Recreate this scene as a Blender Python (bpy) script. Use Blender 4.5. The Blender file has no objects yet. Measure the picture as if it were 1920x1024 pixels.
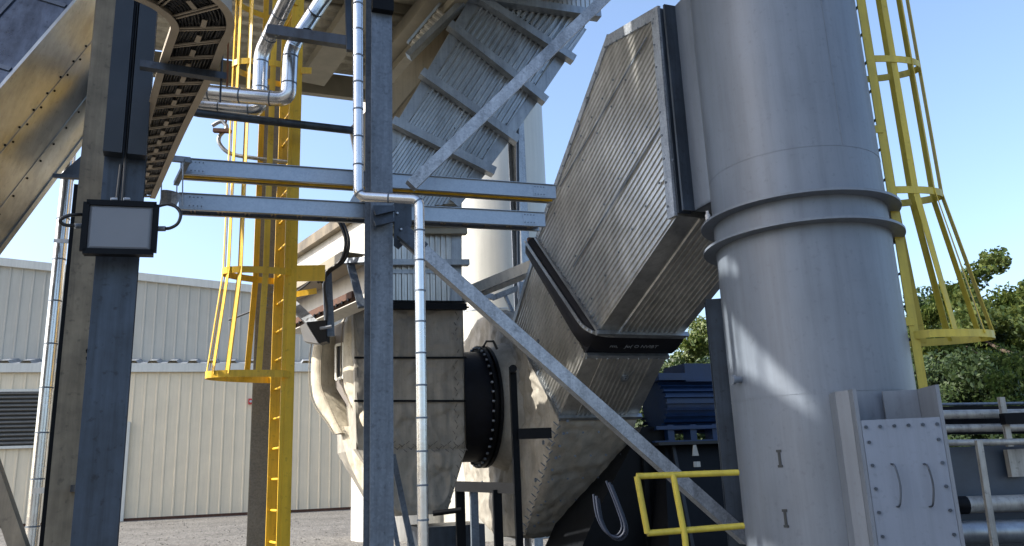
import bpy, math, random
from mathutils import Vector as V, Matrix, noise
random.seed(7)
R = math.radians
# ------------------------------------------------------------------ camera, world, sun
SC = bpy.context.scene
COL = SC.collection
F_PX = 1500.0
PITCH, ROLL = R(13.8), R(2.3)
CAM = V((0, 0, 1.6))
FW = V((0, math.cos(PITCH), math.sin(PITCH)))
_U0 = V((0, -math.sin(PITCH), math.cos(PITCH))); _R0 = V((1, 0, 0))
CU = _U0*math.cos(ROLL) + _R0*math.sin(ROLL)
CR = _R0*math.cos(ROLL) - _U0*math.sin(ROLL)
cd = bpy.data.cameras.new('camera'); co = bpy.data.objects.new('camera', cd); COL.objects.link(co)
cd.sensor_width = 36; cd.lens = F_PX/1920*36; cd.clip_end = 2000; cd.clip_start = 0.05
co.matrix_world = Matrix(((CR.x, CU.x, -FW.x, CAM.x), (CR.y, CU.y, -FW.y, CAM.y), (CR.z, CU.z, -FW.z, CAM.z), (0, 0, 0, 1)))
SC.camera = co
SUN_EL, SUN_H = R(40), V((-0.977, -0.213, 0)).normalized()
SUN_DIR = SUN_H*math.cos(SUN_EL) + V((0, 0, math.sin(SUN_EL)))
w = bpy.data.worlds.new('World'); SC.world = w; w.use_nodes = True
nt = w.node_tree; sky = nt.nodes.new('ShaderNodeTexSky'); sky.sky_type = 'NISHITA'; sky.sun_disc = False
sky.sun_elevation = SUN_EL; sky.sun_rotation = math.atan2(SUN_H.x, SUN_H.y); sky.air_density = 1.0; sky.dust_density = 2.8; sky.ozone_density = 2.2
bgn = nt.nodes['Background']; nt.links.new(sky.outputs[0], bgn.inputs[0]); bgn.inputs[1].default_value = 0.15
sd = bpy.data.lights.new('sun', 'SUN'); so = bpy.data.objects.new('sun', sd); COL.objects.link(so)
sd.energy = 4.4; sd.angle = R(0.5); sd.color = (1, 0.94, 0.84)
so.rotation_euler = SUN_DIR.to_track_quat('Z', 'Y').to_euler(); so.location = (-20, -5, 30)
SC.view_settings.view_transform = 'Standard'; SC.view_settings.look = 'None'
SC.view_settings.exposure = 1.25; SC.view_settings.gamma = 1
SC.cycles.max_bounces = 8

# ------------------------------------------------------------------ helpers: places
TH = R(20)
D1 = V((math.cos(TH), math.sin(TH), 0)); D2 = V((-math.sin(TH), math.cos(TH), 0)); Z = V((0, 0, 1))
def ray(px, py): return FW*F_PX + CR*(px-960) + CU*(512-py)
def plane(px, py, n, k):
    d = ray(px, py); return CAM + d*((k - CAM.dot(n))/d.dot(n))
def at(px, py, Y): return plane(px, py, V((0, 1, 0)), Y)
def atk(px, py, k): return plane(px, py, D1, k)
def atq(px, py, q): return plane(px, py, D2, q)
def atz(px, py, z): return plane(px, py, Z, z)

# ------------------------------------------------------------------ helpers: meshes
class MB:
    def __init__(s): s.v = []; s.f = []; s.sm = []
    def add(s, vs, fs, smooth=False):
        b = len(s.v); s.v += [V(p) for p in vs]
        for f in fs: s.f.append([b+i for i in f]); s.sm.append(smooth)
        return s
    def box(s, c, ax, ay, az):   # half-extent vectors
        c = V(c); vs = [c+ax*i+ay*j+az*k for i in (-1, 1) for j in (-1, 1) for k in (-1, 1)]
        fs = [(0, 1, 3, 2), (4, 6, 7, 5), (0, 4, 5, 1), (2, 3, 7, 6), (0, 2, 6, 4), (1, 5, 7, 3)]
        return s.add(vs, fs)
    def bar(s, p0, p1, w, h, n):  # box on the line p0-p1: h grows along n, w across, centred
        a = (p1-p0); L = a.length; a = a/L; n = (n - a*n.dot(a)).normalized(); c = n.cross(a)
        return s.box((p0+p1)/2 + n*h/2, a*L/2, c*w/2, n*h/2)
    def ibeam(s, p0, p1, n, depth, fw, t=0.014):  # front flange outer face on the line, web runs along -n
        a = (p1-p0).normalized(); n = (n - a*n.dot(a)).normalized()
        s.bar(p0, p1, fw, -t, n); s.bar(p0-n*(depth-t), p1-n*(depth-t), fw, -t, n); s.bar(p0-n*(t+.001), p1-n*(t+.001), t, -(depth-2*t-.002), n)
        return s
    def channel(s, p0, p1, n, depth, fw, t=0.012):  # web on the line facing n (height=depth across), flanges run along -n
        a = (p1-p0).normalized(); n = (n - a*n.dot(a)).normalized(); c = n.cross(a)
        s.bar(p0, p1, depth, -t, n)
        for sg in (-1, 1):
            o = c*sg*(depth/2-t/2) - n*(t+.001); s.bar(p0+o, p1+o, t, -(fw-t), n)
        return s
    def prism(s, poly, e, smooth=False):
        n = len(poly); vs = list(poly)+[p+e for p in poly]
        fs = [tuple(range(n)), tuple(range(2*n-1, n-1, -1))]+[(i, i+n, (i+1) % n+n, (i+1) % n) for i in range(n)]
        return s.add(vs, fs)
    def tube(s, pts, r, seg=10, cap=True, smooth=True):
        pts = [V(p) for p in pts]; n = len(pts); rs = r if isinstance(r, (list, tuple)) else [r]*n
        vs = []; up = None
        for i, p in enumerate(pts):
            t = (pts[min(i+1, n-1)]-pts[max(i-1, 0)]).normalized()
            if up is None: up = t.orthogonal().normalized()
            up = (up - t*up.dot(t)).normalized(); b = t.cross(up)
            vs += [p+(up*math.cos(2*math.pi*k/seg)+b*math.sin(2*math.pi*k/seg))*rs[i] for k in range(seg)]
        fs = [(i*seg+k, i*seg+(k+1) % seg, (i+1)*seg+(k+1) % seg, (i+1)*seg+k) for i in range(n-1) for k in range(seg)]
        s.add(vs, fs, smooth)
        if cap:
            s.add(vs[:seg], [tuple(range(seg-1, -1, -1))]); s.add(vs[-seg:], [tuple(range(seg))])
        return s
    def strip(s, pts, wd, w, t):  # flat bar along a path: width along wd (vector or list), thickness t
        n = len(pts); vs = []
        for i, p in enumerate(pts):
            a = (pts[min(i+1, n-1)]-pts[max(i-1, 0)]).normalized(); u = wd[i] if isinstance(wd, list) else wd
            u = (u-a*u.dot(a)).normalized(); c = a.cross(u)
            vs += [p+u*w/2*x+c*t/2*y for x, y in ((-1, -1), (1, -1), (1, 1), (-1, 1))]
        fs = [(i*4+k, i*4+(k+1) % 4, (i+1)*4+(k+1) % 4, (i+1)*4+k) for i in range(n-1) for k in range(4)]
        fs += [(3, 2, 1, 0), tuple(range(n*4-4, n*4))]
        return s.add(vs, fs)
    def sweep(s, poly, nrm, fn, du, dv, vdir=None, smooth=True):
        # fills a convex planar polygon with a grid; fn(u, v, edge_distance) gives the offset along nrm
        nrm = nrm.normalized(); v = (vdir if vdir else Z); v = (v-nrm*v.dot(nrm)).normalized(); u = v.cross(nrm)
        o = poly[0]; P = [((p-o).dot(u), (p-o).dot(v)) for p in poly]
        us = sorted(set(du)) if isinstance(du, list) else None
        u0, u1 = min(p[0] for p in P), max(p[0] for p in P)
        if us is None:
            nu = max(2, int((u1-u0)/du)); us = [u0+(u1-u0)*i/nu for i in range(nu+1)]
        def span(x):
            ys = []
            for i in range(len(P)):
                (xa, ya), (xb, yb) = P[i], P[(i+1) % len(P)]
                if (xa-x)*(xb-x) <= 0 and abs(xa-xb) > 1e-9: ys.append(ya+(yb-ya)*(x-xa)/(xb-xa))
                elif abs(xa-x) < 1e-7: ys.append(ya)
            return (min(ys), max(ys)) if ys else (0, 0)
        nv = 1 if dv is None else max(2, int((max(p[1] for p in P)-min(p[1] for p in P))/dv))
        vs = []
        for i, x in enumerate(us):
            xx = min(max(x, u0+1e-5), u1-1e-5); a, b = span(xx)
            for j in range(nv+1):
                y = a+(b-a)*j/nv; e = min(xx-u0, u1-xx, y-a, b-y)
                vs.append(o+u*xx+v*y+nrm*fn(xx, y, e))
        m = nv+1; fs = [(i*m+j, (i+1)*m+j, (i+1)*m+j+1, i*m+j+1) for i in range(len(us)-1) for j in range(nv)]
        return s.add(vs, fs, smooth)
    def corr(s, poly, nrm, ribdir, pitch=.06, amp=.012):
        nrm = nrm.normalized(); v = (ribdir-nrm*ribdir.dot(nrm)).normalized(); u = v.cross(nrm); o = poly[0]
        xs = [(p-o).dot(u) for p in poly]; u0, u1 = min(xs), max(xs); us = [u0]; x = u0; prof = {}
        k = 0
        while x < u1:
            for fr, h in ((.0, 0), (.42, 0), (.54, 1), (.88, 1)):
                xx = x+fr*pitch
                if u0 <= xx <= u1: us.append(xx); prof[round(xx, 6)] = h
            x += pitch
        us.append(u1)
        return s.sweep(poly, nrm, lambda a, b, e: amp*prof.get(round(a, 6), 0), us, None, ribdir, False)
    def puff(s, poly, nrm, amp=.03, du=.05, seed=0, quilt=None, vdir=None):
        def fn(a, b, e):
            wr = noise.noise(V((a*1.1+seed, b*1.1, 2.2))); d = amp*(noise.noise(V((a*2.2+seed, b*2.2, seed)))*.5+.5*(1-abs(noise.noise(V((a*3+wr*3+seed, b*1.2-a*1.5+wr*2, seed*2)))*2.2))**3+.5*abs(noise.noise(V((a*6+seed*3, b*3.2, 4.2))))-.25*abs(noise.noise(V((a*3+b*5, b*2-a*4, seed+9)))))
            if quilt:
                ia, ib = math.floor(a/quilt[0]), math.floor(b/quilt[1])
                for ja in (ia-1, ia, ia+1):
                    for jb in (ib-1, ib, ib+1):
                        h_ = noise.cell_vector(V((ja+seed*3.7+.5, jb+.5, seed+.5)))
                        dx, dy = a-(ja+.2+.6*h_.x)*quilt[0], b-(jb+.2+.6*h_.y)*quilt[1]; r_ = math.hypot(dx, dy)
                        if r_ < .9: d += -.035*math.exp(-r_/.05)+.040*abs(math.sin(math.atan2(dy, dx)*2.5+h_.z*6))*math.exp(-r_/.22)*min(1, r_/.08)
            return d*min(1, max(0, e)/.06)
        return s.sweep(poly, nrm, fn, du, du, vdir, True)
    def rivets(s, pts, n, r=.012, h=.008):
        for p in pts:
            a = n.orthogonal().normalized(); b = n.cross(a)
            ring = [p+(a*math.cos(k*math.pi/3)+b*math.sin(k*math.pi/3))*r for k in range(6)]
            s.add(ring+[q+n*h for q in ring], [tuple(range(6, 12))]+[(k, (k+1) % 6, (k+1) % 6+6, k+6) for k in range(6)])
        return s
    def build(s, name, m, parent=None, org=None):
        if org is None:
            if parent is not None: org = wloc(parent)
            else:
                xs = [p.x for p in s.v]; ys = [p.y for p in s.v]; org = V(((min(xs)+max(xs))/2, (min(ys)+max(ys))/2, min(p.z for p in s.v)))
        me = bpy.data.meshes.new(name); me.from_pydata([p-org for p in s.v], [], s.f)
        me.polygons.foreach_set('use_smooth', s.sm); me.materials.append(m); me.update()
        o = bpy.data.objects.new(name, me); COL.objects.link(o)
        if parent is not None: o.parent = parent; o.location = (0, 0, 0)
        else: o.location = org
        return o
def wloc(o):
    l = V(o.location)
    while o.parent: o = o.parent; l += V(o.location)
    return l
def tag(o, label, cat, group=None):
    o['label'] = label; o['category'] = cat
    if group: o['group'] = group
    return o
def thing(name, loc, label, cat, group=None):
    o = bpy.data.objects.new(name, None); COL.objects.link(o); o.location = loc; o.empty_display_size = .2
    return tag(o, label, cat, group)
def struct(o, kind='structure'): o['kind'] = kind; return o
def lerp(a, b, t): return a+(b-a)*t
def along(a, b, n, ends=True): return [lerp(a, b, i/(n-1)) for i in range(n)] if ends else [lerp(a, b, (i+.5)/n) for i in range(n)]

# ------------------------------------------------------------------ materials
def mat(name, col, rough=.5, metal=0., var=.12, scale=4., bump=0., bscale=30., stretch=None, kind='noise', col2=None, spec=.5, streak=0.):
    m = bpy.data.materials.new(name); m.use_nodes = True; t = m.node_tree; N = t.nodes; L = t.links
    b = N['Principled BSDF']; b.inputs['Roughness'].default_value = rough; b.inputs['Metallic'].default_value = metal; b.inputs['Specular IOR Level'].default_value = spec
    tc = N.new('ShaderNodeTexCoord'); mp = N.new('ShaderNodeMapping'); L.new(tc.outputs['Object'], mp.inputs[0])
    if stretch: mp.inputs['Scale'].default_value = stretch
    n1 = N.new('ShaderNodeTexNoise'); n1.inputs['Scale'].default_value = scale; n1.inputs['Detail'].default_value = 6; n1.inputs['Roughness'].default_value = .62
    L.new(mp.outputs[0], n1.inputs[0]); fac = n1.outputs[0]
    if kind == 'spangle':
        vo = N.new('ShaderNodeTexVoronoi'); vo.inputs['Scale'].default_value = scale*22; L.new(mp.outputs[0], vo.inputs[0])
        mx = N.new('ShaderNodeMix'); mx.inputs[0].default_value = .22; L.new(n1.outputs[0], mx.inputs[2]); 
        sp = N.new('ShaderNodeSeparateColor'); L.new(vo.outputs['Color'], sp.inputs[0]); L.new(sp.outputs[0], mx.inputs[3]); fac = mx.outputs[0]
    cr = N.new('ShaderNodeValToRGB'); L.new(fac, cr.inputs[0]); c = V(col)*.86; col2 = [x*.86 for x in col2] if col2 else None
    c2 = V(col2) if col2 else c*(1+var); c1 = c*(1-var) if not col2 else c
    cr.color_ramp.elements[0].position = .3; cr.color_ramp.elements[1].position = .7
    cr.color_ramp.elements[0].color = (*[min(1, x) for x in c1], 1); cr.color_ramp.elements[1].color = (*[min(1, x) for x in c2], 1)
    src = cr.outputs[0]
    if streak:
        m2 = N.new('ShaderNodeMapping'); m2.inputs['Scale'].default_value = (7, 7, .35); L.new(tc.outputs['Object'], m2.inputs[0])
        n3 = N.new('ShaderNodeTexNoise'); n3.inputs['Scale'].default_value = 1.3; n3.inputs['Detail'].default_value = 8; n3.inputs['Roughness'].default_value = .7; L.new(m2.outputs[0], n3.inputs[0])
        n4 = N.new('ShaderNodeTexNoise'); n4.inputs['Scale'].default_value = 22; n4.inputs['Detail'].default_value = 5; L.new(tc.outputs['Object'], n4.inputs[0])
        r3 = N.new('ShaderNodeMapRange'); r3.inputs[1].default_value = .42; r3.inputs[2].default_value = .68; r3.inputs[3].default_value = 1+streak*.25; r3.inputs[4].default_value = 1-streak; L.new(n3.outputs[0], r3.inputs[0])
        r4 = N.new('ShaderNodeMapRange'); r4.inputs[1].default_value = .60; r4.inputs[2].default_value = .72; r4.inputs[3].default_value = 1; r4.inputs[4].default_value = 1-streak*.9; L.new(n4.outputs[0], r4.inputs[0])
        mm = N.new('ShaderNodeMath'); mm.operation = 'MULTIPLY'; L.new(r3.outputs[0], mm.inputs[0]); L.new(r4.outputs[0], mm.inputs[1])
        vm = N.new('ShaderNodeVectorMath'); vm.operation = 'SCALE'; L.new(src, vm.inputs[0]); L.new(mm.outputs[0], vm.inputs['Scale']); src = vm.outputs[0]
    L.new(src, b.inputs['Base Color'])
    mr = N.new('ShaderNodeMapRange'); mr.inputs[3].default_value = max(.05, rough-.1); mr.inputs[4].default_value = min(1, rough+.12); L.new(fac, mr.inputs[0]); L.new(mr.outputs[0], b.inputs['Roughness'])
    if bump:
        n2 = N.new('ShaderNodeTexNoise'); n2.inputs['Scale'].default_value = bscale; n2.inputs['Detail'].default_value = 4; L.new(mp.outputs[0], n2.inputs[0])
        bp = N.new('ShaderNodeBump'); bp.inputs['Strength'].default_value = bump; bp.inputs['Distance'].default_value = .02; L.new(n2.outputs[0], bp.inputs['Height']); L.new(bp.outputs[0], b.inputs['Normal'])
    return m
M = dict(
    galv=mat('galvanised steel', (.36, .39, .43), .46, .6, .3, 3, .05, 40, kind='spangle', streak=.3),
    galvd=mat('dull galvanised steel', (.15, .18, .22), .5, .45, .25, 2.2, .06, 30, kind='spangle', streak=.35),
    galvb=mat('bluish primed steel', (.040, .055, .078), .42, .3, .5, 1.6, .05, 30, streak=.5),
    brown=mat('weathered tan steel', (.20, .165, .115), .55, .35, .35, 3, .08, 60, streak=.35),
    black=mat('black painted steel', (.006, .007, .009), .45, .1, .3, 5, .05, 30, spec=.12),
    rubber=mat('black rubber fabric', (.005, .006, .011), .6, 0, .4, 8, .15, 20, spec=.25),
    cable=mat('black cable jacket', (.012, .012, .013), .4, 0, .3, 8),
    alu=mat('aluminium jacketing', (.74, .74, .74), .24, .97, .08, 5, .10, 9),
    clad=mat('corrugated aluminium cladding', (.58, .58, .56), .32, .85, .22, 1.6, .03, 25, streak=.22),
    cladb=mat('flat aluminium flashing', (.36, .39, .42), .38, .8, .2, 2.5, .05, 15, streak=.25),
    duct=mat('smooth duct sheet', (.43, .44, .43), .34, .85, .35, 1.1, .10, 3, streak=.2),
    ductd=mat('dark duct sheet', (.10, .12, .155), .30, .8, .5, 2, .16, 5, streak=.4),
    yellow=mat('safety yellow paint', (.80, .48, .018), .42, 0, .1, 5, .05, 40, streak=.28),
    yellowd=mat('olive yellow paint', (.50, .40, .045), .45, 0, .1, 5, streak=.25),
    stack=mat('grey stack paint', (.138, .165, .205), .42, .05, .14, .9, .04, 6, streak=.16),
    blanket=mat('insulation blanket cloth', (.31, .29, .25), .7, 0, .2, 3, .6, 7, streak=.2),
    blanket_lit=mat('sunlit insulation blanket cloth', (.50, .45, .35), .8, 0, .25, 3, .5, 9, streak=.25),  # lighter copy of the blanket cloth, with the cheek's sunlight in its colour
    white=mat('white coated panel', (.62, .60, .55), .5, .1, .1, 2, .05, 8, streak=.15),
    tank=mat('tank sheet', (.52, .51, .46), .45, .3, .05, 1, .02, 5, streak=.08),
    cream=mat('cream wall panel', (.80, .68, .485), .6, 0, .05, 1, .03, 20, streak=.08),
    greyw=mat('grey wall panel', (.50, .47, .395), .6, 0, .05, 1, .03, 20, streak=.08),
    trim=mat('pale trim', (.66, .65, .58), .55, 0, .05, 2, streak=.1),
    louver=mat('dark louver', (.02, .02, .02), .6, 0, .2, 4),
    blue=mat('blue machine paint', (.005, .030, .10), .45, .1, .25, 4, .05, 30),
    lens=mat('frosted lamp lens', (.17, .18, .20), .3, 0, .08, 3),
    red=mat('red plastic', (.55, .03, .03), .4, 0, .1, 6),
    rust=mat('rusty steel', (.085, .035, .018), .8, 0, .4, 9, .1, 40),
    mark=mat('dark marking paint', (.02, .025, .03), .6, 0, .3, 30),
    ink=mat('white marking paint', (.22, .24, .27), .7, 0, .2, 30),
    bark=mat('bark', (.07, .05, .035), .9, 0, .3, 8, .4, 20),
    can=mat('white can paint', (.45, .45, .45), .4, 0, .05, 4),
    deck=mat('deck underside sheet', (.50, .47, .38), .5, .3, .25, 1.2, .05, 10, streak=.3),
    cool=mat('cool ribbed cladding', (.46, .49, .51), .34, .85, .22, 1.5, .02, 20, streak=.2),
    dull=mat('dull pale steel', (.42, .41, .38), .5, .4, .3, 3, streak=.4),
)
def gravel_mat():
    m = bpy.data.materials.new('gravel'); m.use_nodes = True; N = m.node_tree.nodes; L = m.node_tree.links; b = N['Principled BSDF']; b.inputs['Roughness'].default_value = .95
    tc = N.new('ShaderNodeTexCoord'); a = N.new('ShaderNodeTexVoronoi'); a.inputs['Scale'].default_value = 14; L.new(tc.outputs['Object'], a.inputs[0])
    n = N.new('ShaderNodeTexNoise'); n.inputs['Scale'].default_value = .5; n.inputs['Detail'].default_value = 8; L.new(tc.outputs['Object'], n.inputs[0])
    sp = N.new('ShaderNodeSeparateColor'); L.new(a.outputs['Color'], sp.inputs[0])
    mx = N.new('ShaderNodeMix'); mx.inputs[0].default_value = .5; L.new(sp.outputs[0], mx.inputs[2]); L.new(n.outputs[0], mx.inputs[3])
    cr = N.new('ShaderNodeValToRGB'); cr.color_ramp.elements[0].position = .25; cr.color_ramp.elements[1].position = .8
    cr.color_ramp.elements[0].color = (.05, .046, .040, 1); cr.color_ramp.elements[1].color = (.165, .157, .143, 1)
    L.new(mx.outputs[0], cr.inputs[0]); L.new(cr.outputs[0], b.inputs['Base Color'])
    bp = N.new('ShaderNodeBump'); bp.inputs['Strength'].default_value = .8; bp.inputs['Distance'].default_value = .04; L.new(a.outputs['Distance'], bp.inputs['Height']); L.new(bp.outputs[0], b.inputs['Normal'])
    return m
M['gravel'] = gravel_mat()
def leaf_mat(name, c1, c2):
    m = bpy.data.materials.new(name); m.use_nodes = True; N = m.node_tree.nodes; L = m.node_tree.links; b = N['Principled BSDF']; b.inputs['Roughness'].default_value = .55
    g = N.new('ShaderNodeNewGeometry'); cr = N.new('ShaderNodeValToRGB'); L.new(g.outputs['Random Per Island'], cr.inputs[0])
    cr.color_ramp.elements[0].color = (*c1, 1); cr.color_ramp.elements[1].color = (*c2, 1); L.new(cr.outputs[0], b.inputs['Base Color'])
    tr = N.new('ShaderNodeBsdfTranslucent'); L.new(cr.outputs[0], tr.inputs[0]); ms = N.new('ShaderNodeMixShader'); ms.inputs[0].default_value = .35
    L.new(b.outputs[0], ms.inputs[1]); L.new(tr.outputs[0], ms.inputs[2]); L.new(ms.outputs[0], N['Material Output'].inputs[0]); return m
M['leaf'] = leaf_mat('foliage', (.028, .060, .012), (.12, .145, .03))
M['leafd'] = leaf_mat('dark foliage', (.014, .034, .010), (.05, .078, .02))

# ================================================================== SETTING
g = MB(); n = 60
g.add([(-400, -200, 0), (500, -200, 0), (500, 700, 0), (-400, 700, 0)], [(0, 1, 2, 3)])
struct(g.build('ground', M['gravel'], org=V((0, 0, 0))))
# loose stones on the gravel by the wall
st = MB()
for i in range(500):
    p = atz(random.uniform(200, 640), random.uniform(968, 1040), 0); r = random.uniform(.015, .05)
    q = [p+V((r*math.cos(a), r*math.sin(a)*.8, 0)) for a in (0, 1.3, 2.5, 3.8, 5.1)]
    st.add(q+[p+V((r*.2, 0, r*.7))], [(k, (k+1) % 5, 5) for k in range(5)])
struct(st.build('gravel_stones', M['gravel']), 'stuff')
slab = MB(); slab.box(V((2.2, 11, .06)), D1*5.2, D2*5.5, Z*.06); struct(slab.build('concrete_slab', mat('concrete', (.10, .095, .085), .85, 0, .15, 2, .2, 20)))

# ---- metal building behind
A0 = atz(220, 978, 0); B0 = atz(470, 965, 0); bd = (B0-A0); bd.z = 0; bd.normalize(); bn = V((bd.y, -bd.x, 0))
if bn.dot(CAM-A0) < 0: bn = -bn
def onwall(px, py, off=0):
    k = A0.dot(bn)+off; return plane(px, py, bn, k)
Lft = A0-bd*14; Rgt = onwall(900, 900); Rgt.z = 0
zE = onwall(220, 690).z; zT = onwall(220, 512).z
bld = thing('metal_building', lerp(A0, B0, .5), 'long ribbed metal building, cream below and grey above a white gutter line', 'building')
def ribwall(p0, p1, z0, z1, m, name, off, pitch=.32, z1b=None):
    z1b = z1 if z1b is None else z1b
    mb = MB(); L = (p1-p0).length; x = 0; pts = []
    while x < L:
        for fr, h in ((0, 0), (.80, 0), (.84, .03), (.96, .03)): pts.append((min(L, x+fr*pitch*1.6), h))
        x += pitch*1.6
    vs = []
    for xx, h in pts:
        b = p0+bd*xx+bn*(h+off); vs += [V((b.x, b.y, z0)), V((b.x, b.y, z1+(z1b-z1)*xx/L))]
    mb.add(vs, [(2*i, 2*i+2, 2*i+3, 2*i+1) for i in range(len(pts)-1)])
    e = bn*-6; mb.add([V((p1.x, p1.y, z0)), V((p1.x, p1.y, z1b)), V((p1.x, p1.y, z1b))+e, V((p1.x, p1.y, z0))+e], [(0, 1, 2, 3)])
    return mb.build(name, m, bld)
ribwall(Lft, Rgt, 0, zE, M['cream'], 'lower_wall', 0)
q1_, q2_ = onwall(2, 492, -1.6), onwall(478, 543, -1.6); sl_ = (q2_.z-q1_.z)/((q2_-q1_).dot(bd))
zTL = q1_.z+sl_*(Lft-q1_).dot(bd); zTR = q1_.z+sl_*(Rgt-q1_).dot(bd)
ribwall(Lft, Rgt, zE-.3, zTL, M['greyw'], 'upper_wall', -1.6, z1b=zTR)
def zv(p, z): return V((p.x, p.y, z))
t = MB(); t.bar(zv(Lft, zE)+bn*.03, zv(Rgt, zE)+bn*.03, .42, .14, bn); t.build('gutter', M['trim'], bld)
t = MB(); t.bar(zv(Lft, zTL)-bn*1.55, zv(Rgt, zTR)-bn*1.55, .4, .14, bn); t.build('parapet_trim', M['trim'], bld)
t = MB(); P = [zv(Lft, zE+.2)+bn*.1, zv(Rgt, zE+.2)+bn*.1, zv(Rgt, zE+.75)-bn*1.6, zv(Lft, zE+.75)-bn*1.6]
t.corr(P, (bn*.2+Z).normalized(), -bn+Z*.3, .9, .14); t.build('roof_sheet', M['galv'], bld)
# louver
la, lb = onwall(-40, 735, .06), onwall(90, 735, .06); lz0 = onwall(40, 836).z; lz1 = onwall(40, 735).z
t = MB(); t.bar(zv(la, (lz0+lz1)/2), zv(lb, (lz0+lz1)/2), lz1-lz0, -.05, bn); lv = t.build('louver_vent', M['louver'], bld)
t = MB(); nb = 13
for i in range(nb):
    z = lz0+(lz1-lz0)*(i+.5)/nb; t.bar(zv(la, z)+bn*.02, zv(lb, z)+bn*.02, (lz1-lz0)/nb*.55, .08, (bn+Z*.7).normalized())
t.build('louver_blades', mat('louver blade', (.13, .125, .11), .6, .2), lv)
t = MB(); c = onwall(80, 836).z
for a, b in ((zv(lb, lz0-.1), zv(lb, lz1+.1)),): t.bar(a+bd*.1, b+bd*.1, .12, .1, bn)
t.bar(zv(la, lz1+.06), zv(lb, lz1+.06)+bd*.15, .12, .1, bn); t.bar(zv(la, lz0-.06), zv(lb, lz0-.06)+bd*.15, .12, .1, bn)
t.build('louver_frame', M['trim'], lv)
# side door beside left column
da, db = onwall(150, 800, .05), onwall(238, 800, .05); dz = onwall(232, 797).z
t = MB(); t.bar(zv(da, dz/2), zv(db, dz/2), dz, .04, bn); dr = t.build('door', M['cream'], bld)
t = MB(); t.bar(zv(da, 0)-bd*.08, zv(da, dz)-bd*.08, .14, .1, bn); t.bar(zv(db, 0)+bd*.08, zv(db, dz)+bd*.08, .14, .1, bn); t.bar(zv(da, dz+.07)-bd*.15, zv(db, dz+.07)+bd*.15, .14, .1, bn)
t.build('door_frame', M['trim'], dr)
t = MB(); t.bar(zv(Lft, .06), zv(Rgt, .06), .12, .05, bn); t.build('base_flashing', M['rust'], bld)
# fire alarm
fa = onwall(470, 753, .04); al = thing('fire_alarm', fa, 'small red alarm box on the cream building wall', 'alarm')
t = MB(); t.box(fa+bn*.05, bd*.11, Z*.14, bn*.05); t.build('housing', M['red'], al)
t = MB(); t.tube([fa+bn*.1+Z*.0, fa+bn*.13], .06, 12); t.build('strobe', M['can'], al)

# ================================================================== LEFT SIDE
SN = -D2   # the way the steel faces look
def vline(px, py, Y, z0, z1):
    p = at(px, py, Y); return V((p.x, p.y, z0)), V((p.x, p.y, z1))
# floodlit column
a, b = vline(194, 800, 5.0, 0, 7.2)
nn = (CAM-a); nn.z = 0; nn = (nn.normalized()*.6+SN*.4).normalized(); cc = V((nn.y, -nn.x, 0)); cc = cc if cc.x > 0 else -cc
fc = thing('steel_column', a, 'dark blue grey steel column carrying the black floodlight', 'column')
t = MB(); t.ibeam(a, b, nn, .26, .25); t.build('shaft', M['galvb'], fc)
zt = at(240, 300, 5).z; t = MB()
for sg in (-1, 1):
    p0 = V((a.x, a.y, zt))+nn*.03+cc*sg*.072; p1 = V((a.x, a.y, 7.2))+nn*.03+cc*sg*.078
    t.bar(p0, p1, .112, .10, nn)
t.build('cover_plate', mat('dark slate steel', (.016, .022, .030), .45, .2, .3, 3), fc)
t = MB(); t.bar(V((a.x, a.y, 0)), V((a.x, a.y, .03)), .5, .5, nn); t.build('base_plate', M['galvd'], fc)
cdt = MB(); zl = at(230, 385, 4.85).z
cdt.tube([V((a.x, a.y, zl))+nn*.04+cc*.006, V((a.x, a.y, zt-.05))+nn*.05+cc*.004, V((a.x, a.y, 7.2))+nn*.06], .010, 8)
cdt.tube([V((a.x, a.y, zl))+nn*.03-cc*.03, V((a.x, a.y, zt-.05))+nn*.035-cc*.02], .012, 8)
cdt.build('conduit', M['cable'], fc)
# floodlight
fl0 = V((a.x, a.y, 0))+nn*.20
fk = fl0.dot(nn)
def onf(px, py, off=0): return plane(px, py, nn, fk+off)
F = [onf(155, 472), onf(288, 475), onf(294, 386), onf(163, 381)]
tilt = (F[3]-F[0]).normalized()
lamp = thing('floodlight', (F[0]+F[1])/2, 'black rectangular floodlight with grey lens bolted to the dark column', 'floodlight')
t = MB(); t.prism([p-nn*.11 for p in F], nn*.1); t.build('housing', M['black'], lamp)
t = MB()
for i in range(4): t.bar(F[i], F[(i+1) % 4], .035, .03, nn)
t.build('bezel', M['black'], lamp)
t = MB(); ce = sum(F, V())/4; q = [lerp(ce, p, .90) for p in F]; t.prism(q, nn*.012)
q2 = [lerp(ce, p, .80) for p in F]; t.add([x+nn*.012 for x in q]+[x+nn*.02 for x in q2], [(i, (i+1) % 4, (i+1) % 4+4, i+4) for i in range(4)]+[(4, 5, 6, 7)]); t.build('lens', M['lens'], lamp)
t = MB()
for px in (214, 238): t.tube([onf(px, 382, -.05), onf(px, 372, -.05)], .022, 8); t.tube([onf(px-6, 374, -.03), onf(px+6, 374, -.03)], .012, 6)
t.build('bolt', M['galv'], lamp)
def loop(pts, r, name, par, m=None):
    # smooth curve through points
    out = []
    P = [pts[0]]+pts+[pts[-1]]
    for i in range(1, len(P)-2):
        for k in range(8):
            u = k/8; p0, p1, p2, p3 = P[i-1], P[i], P[i+1], P[i+2]
            out.append(.5*((2*p1)+(p2-p0)*u+(2*p0-5*p1+4*p2-p3)*u*u+(3*p1-p0-3*p2+p3)*u**3))
    out.append(pts[-1]); t = MB(); t.tube(out, r, 8)
    return t.build(name, m or M['cable'], par) if name else out
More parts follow.
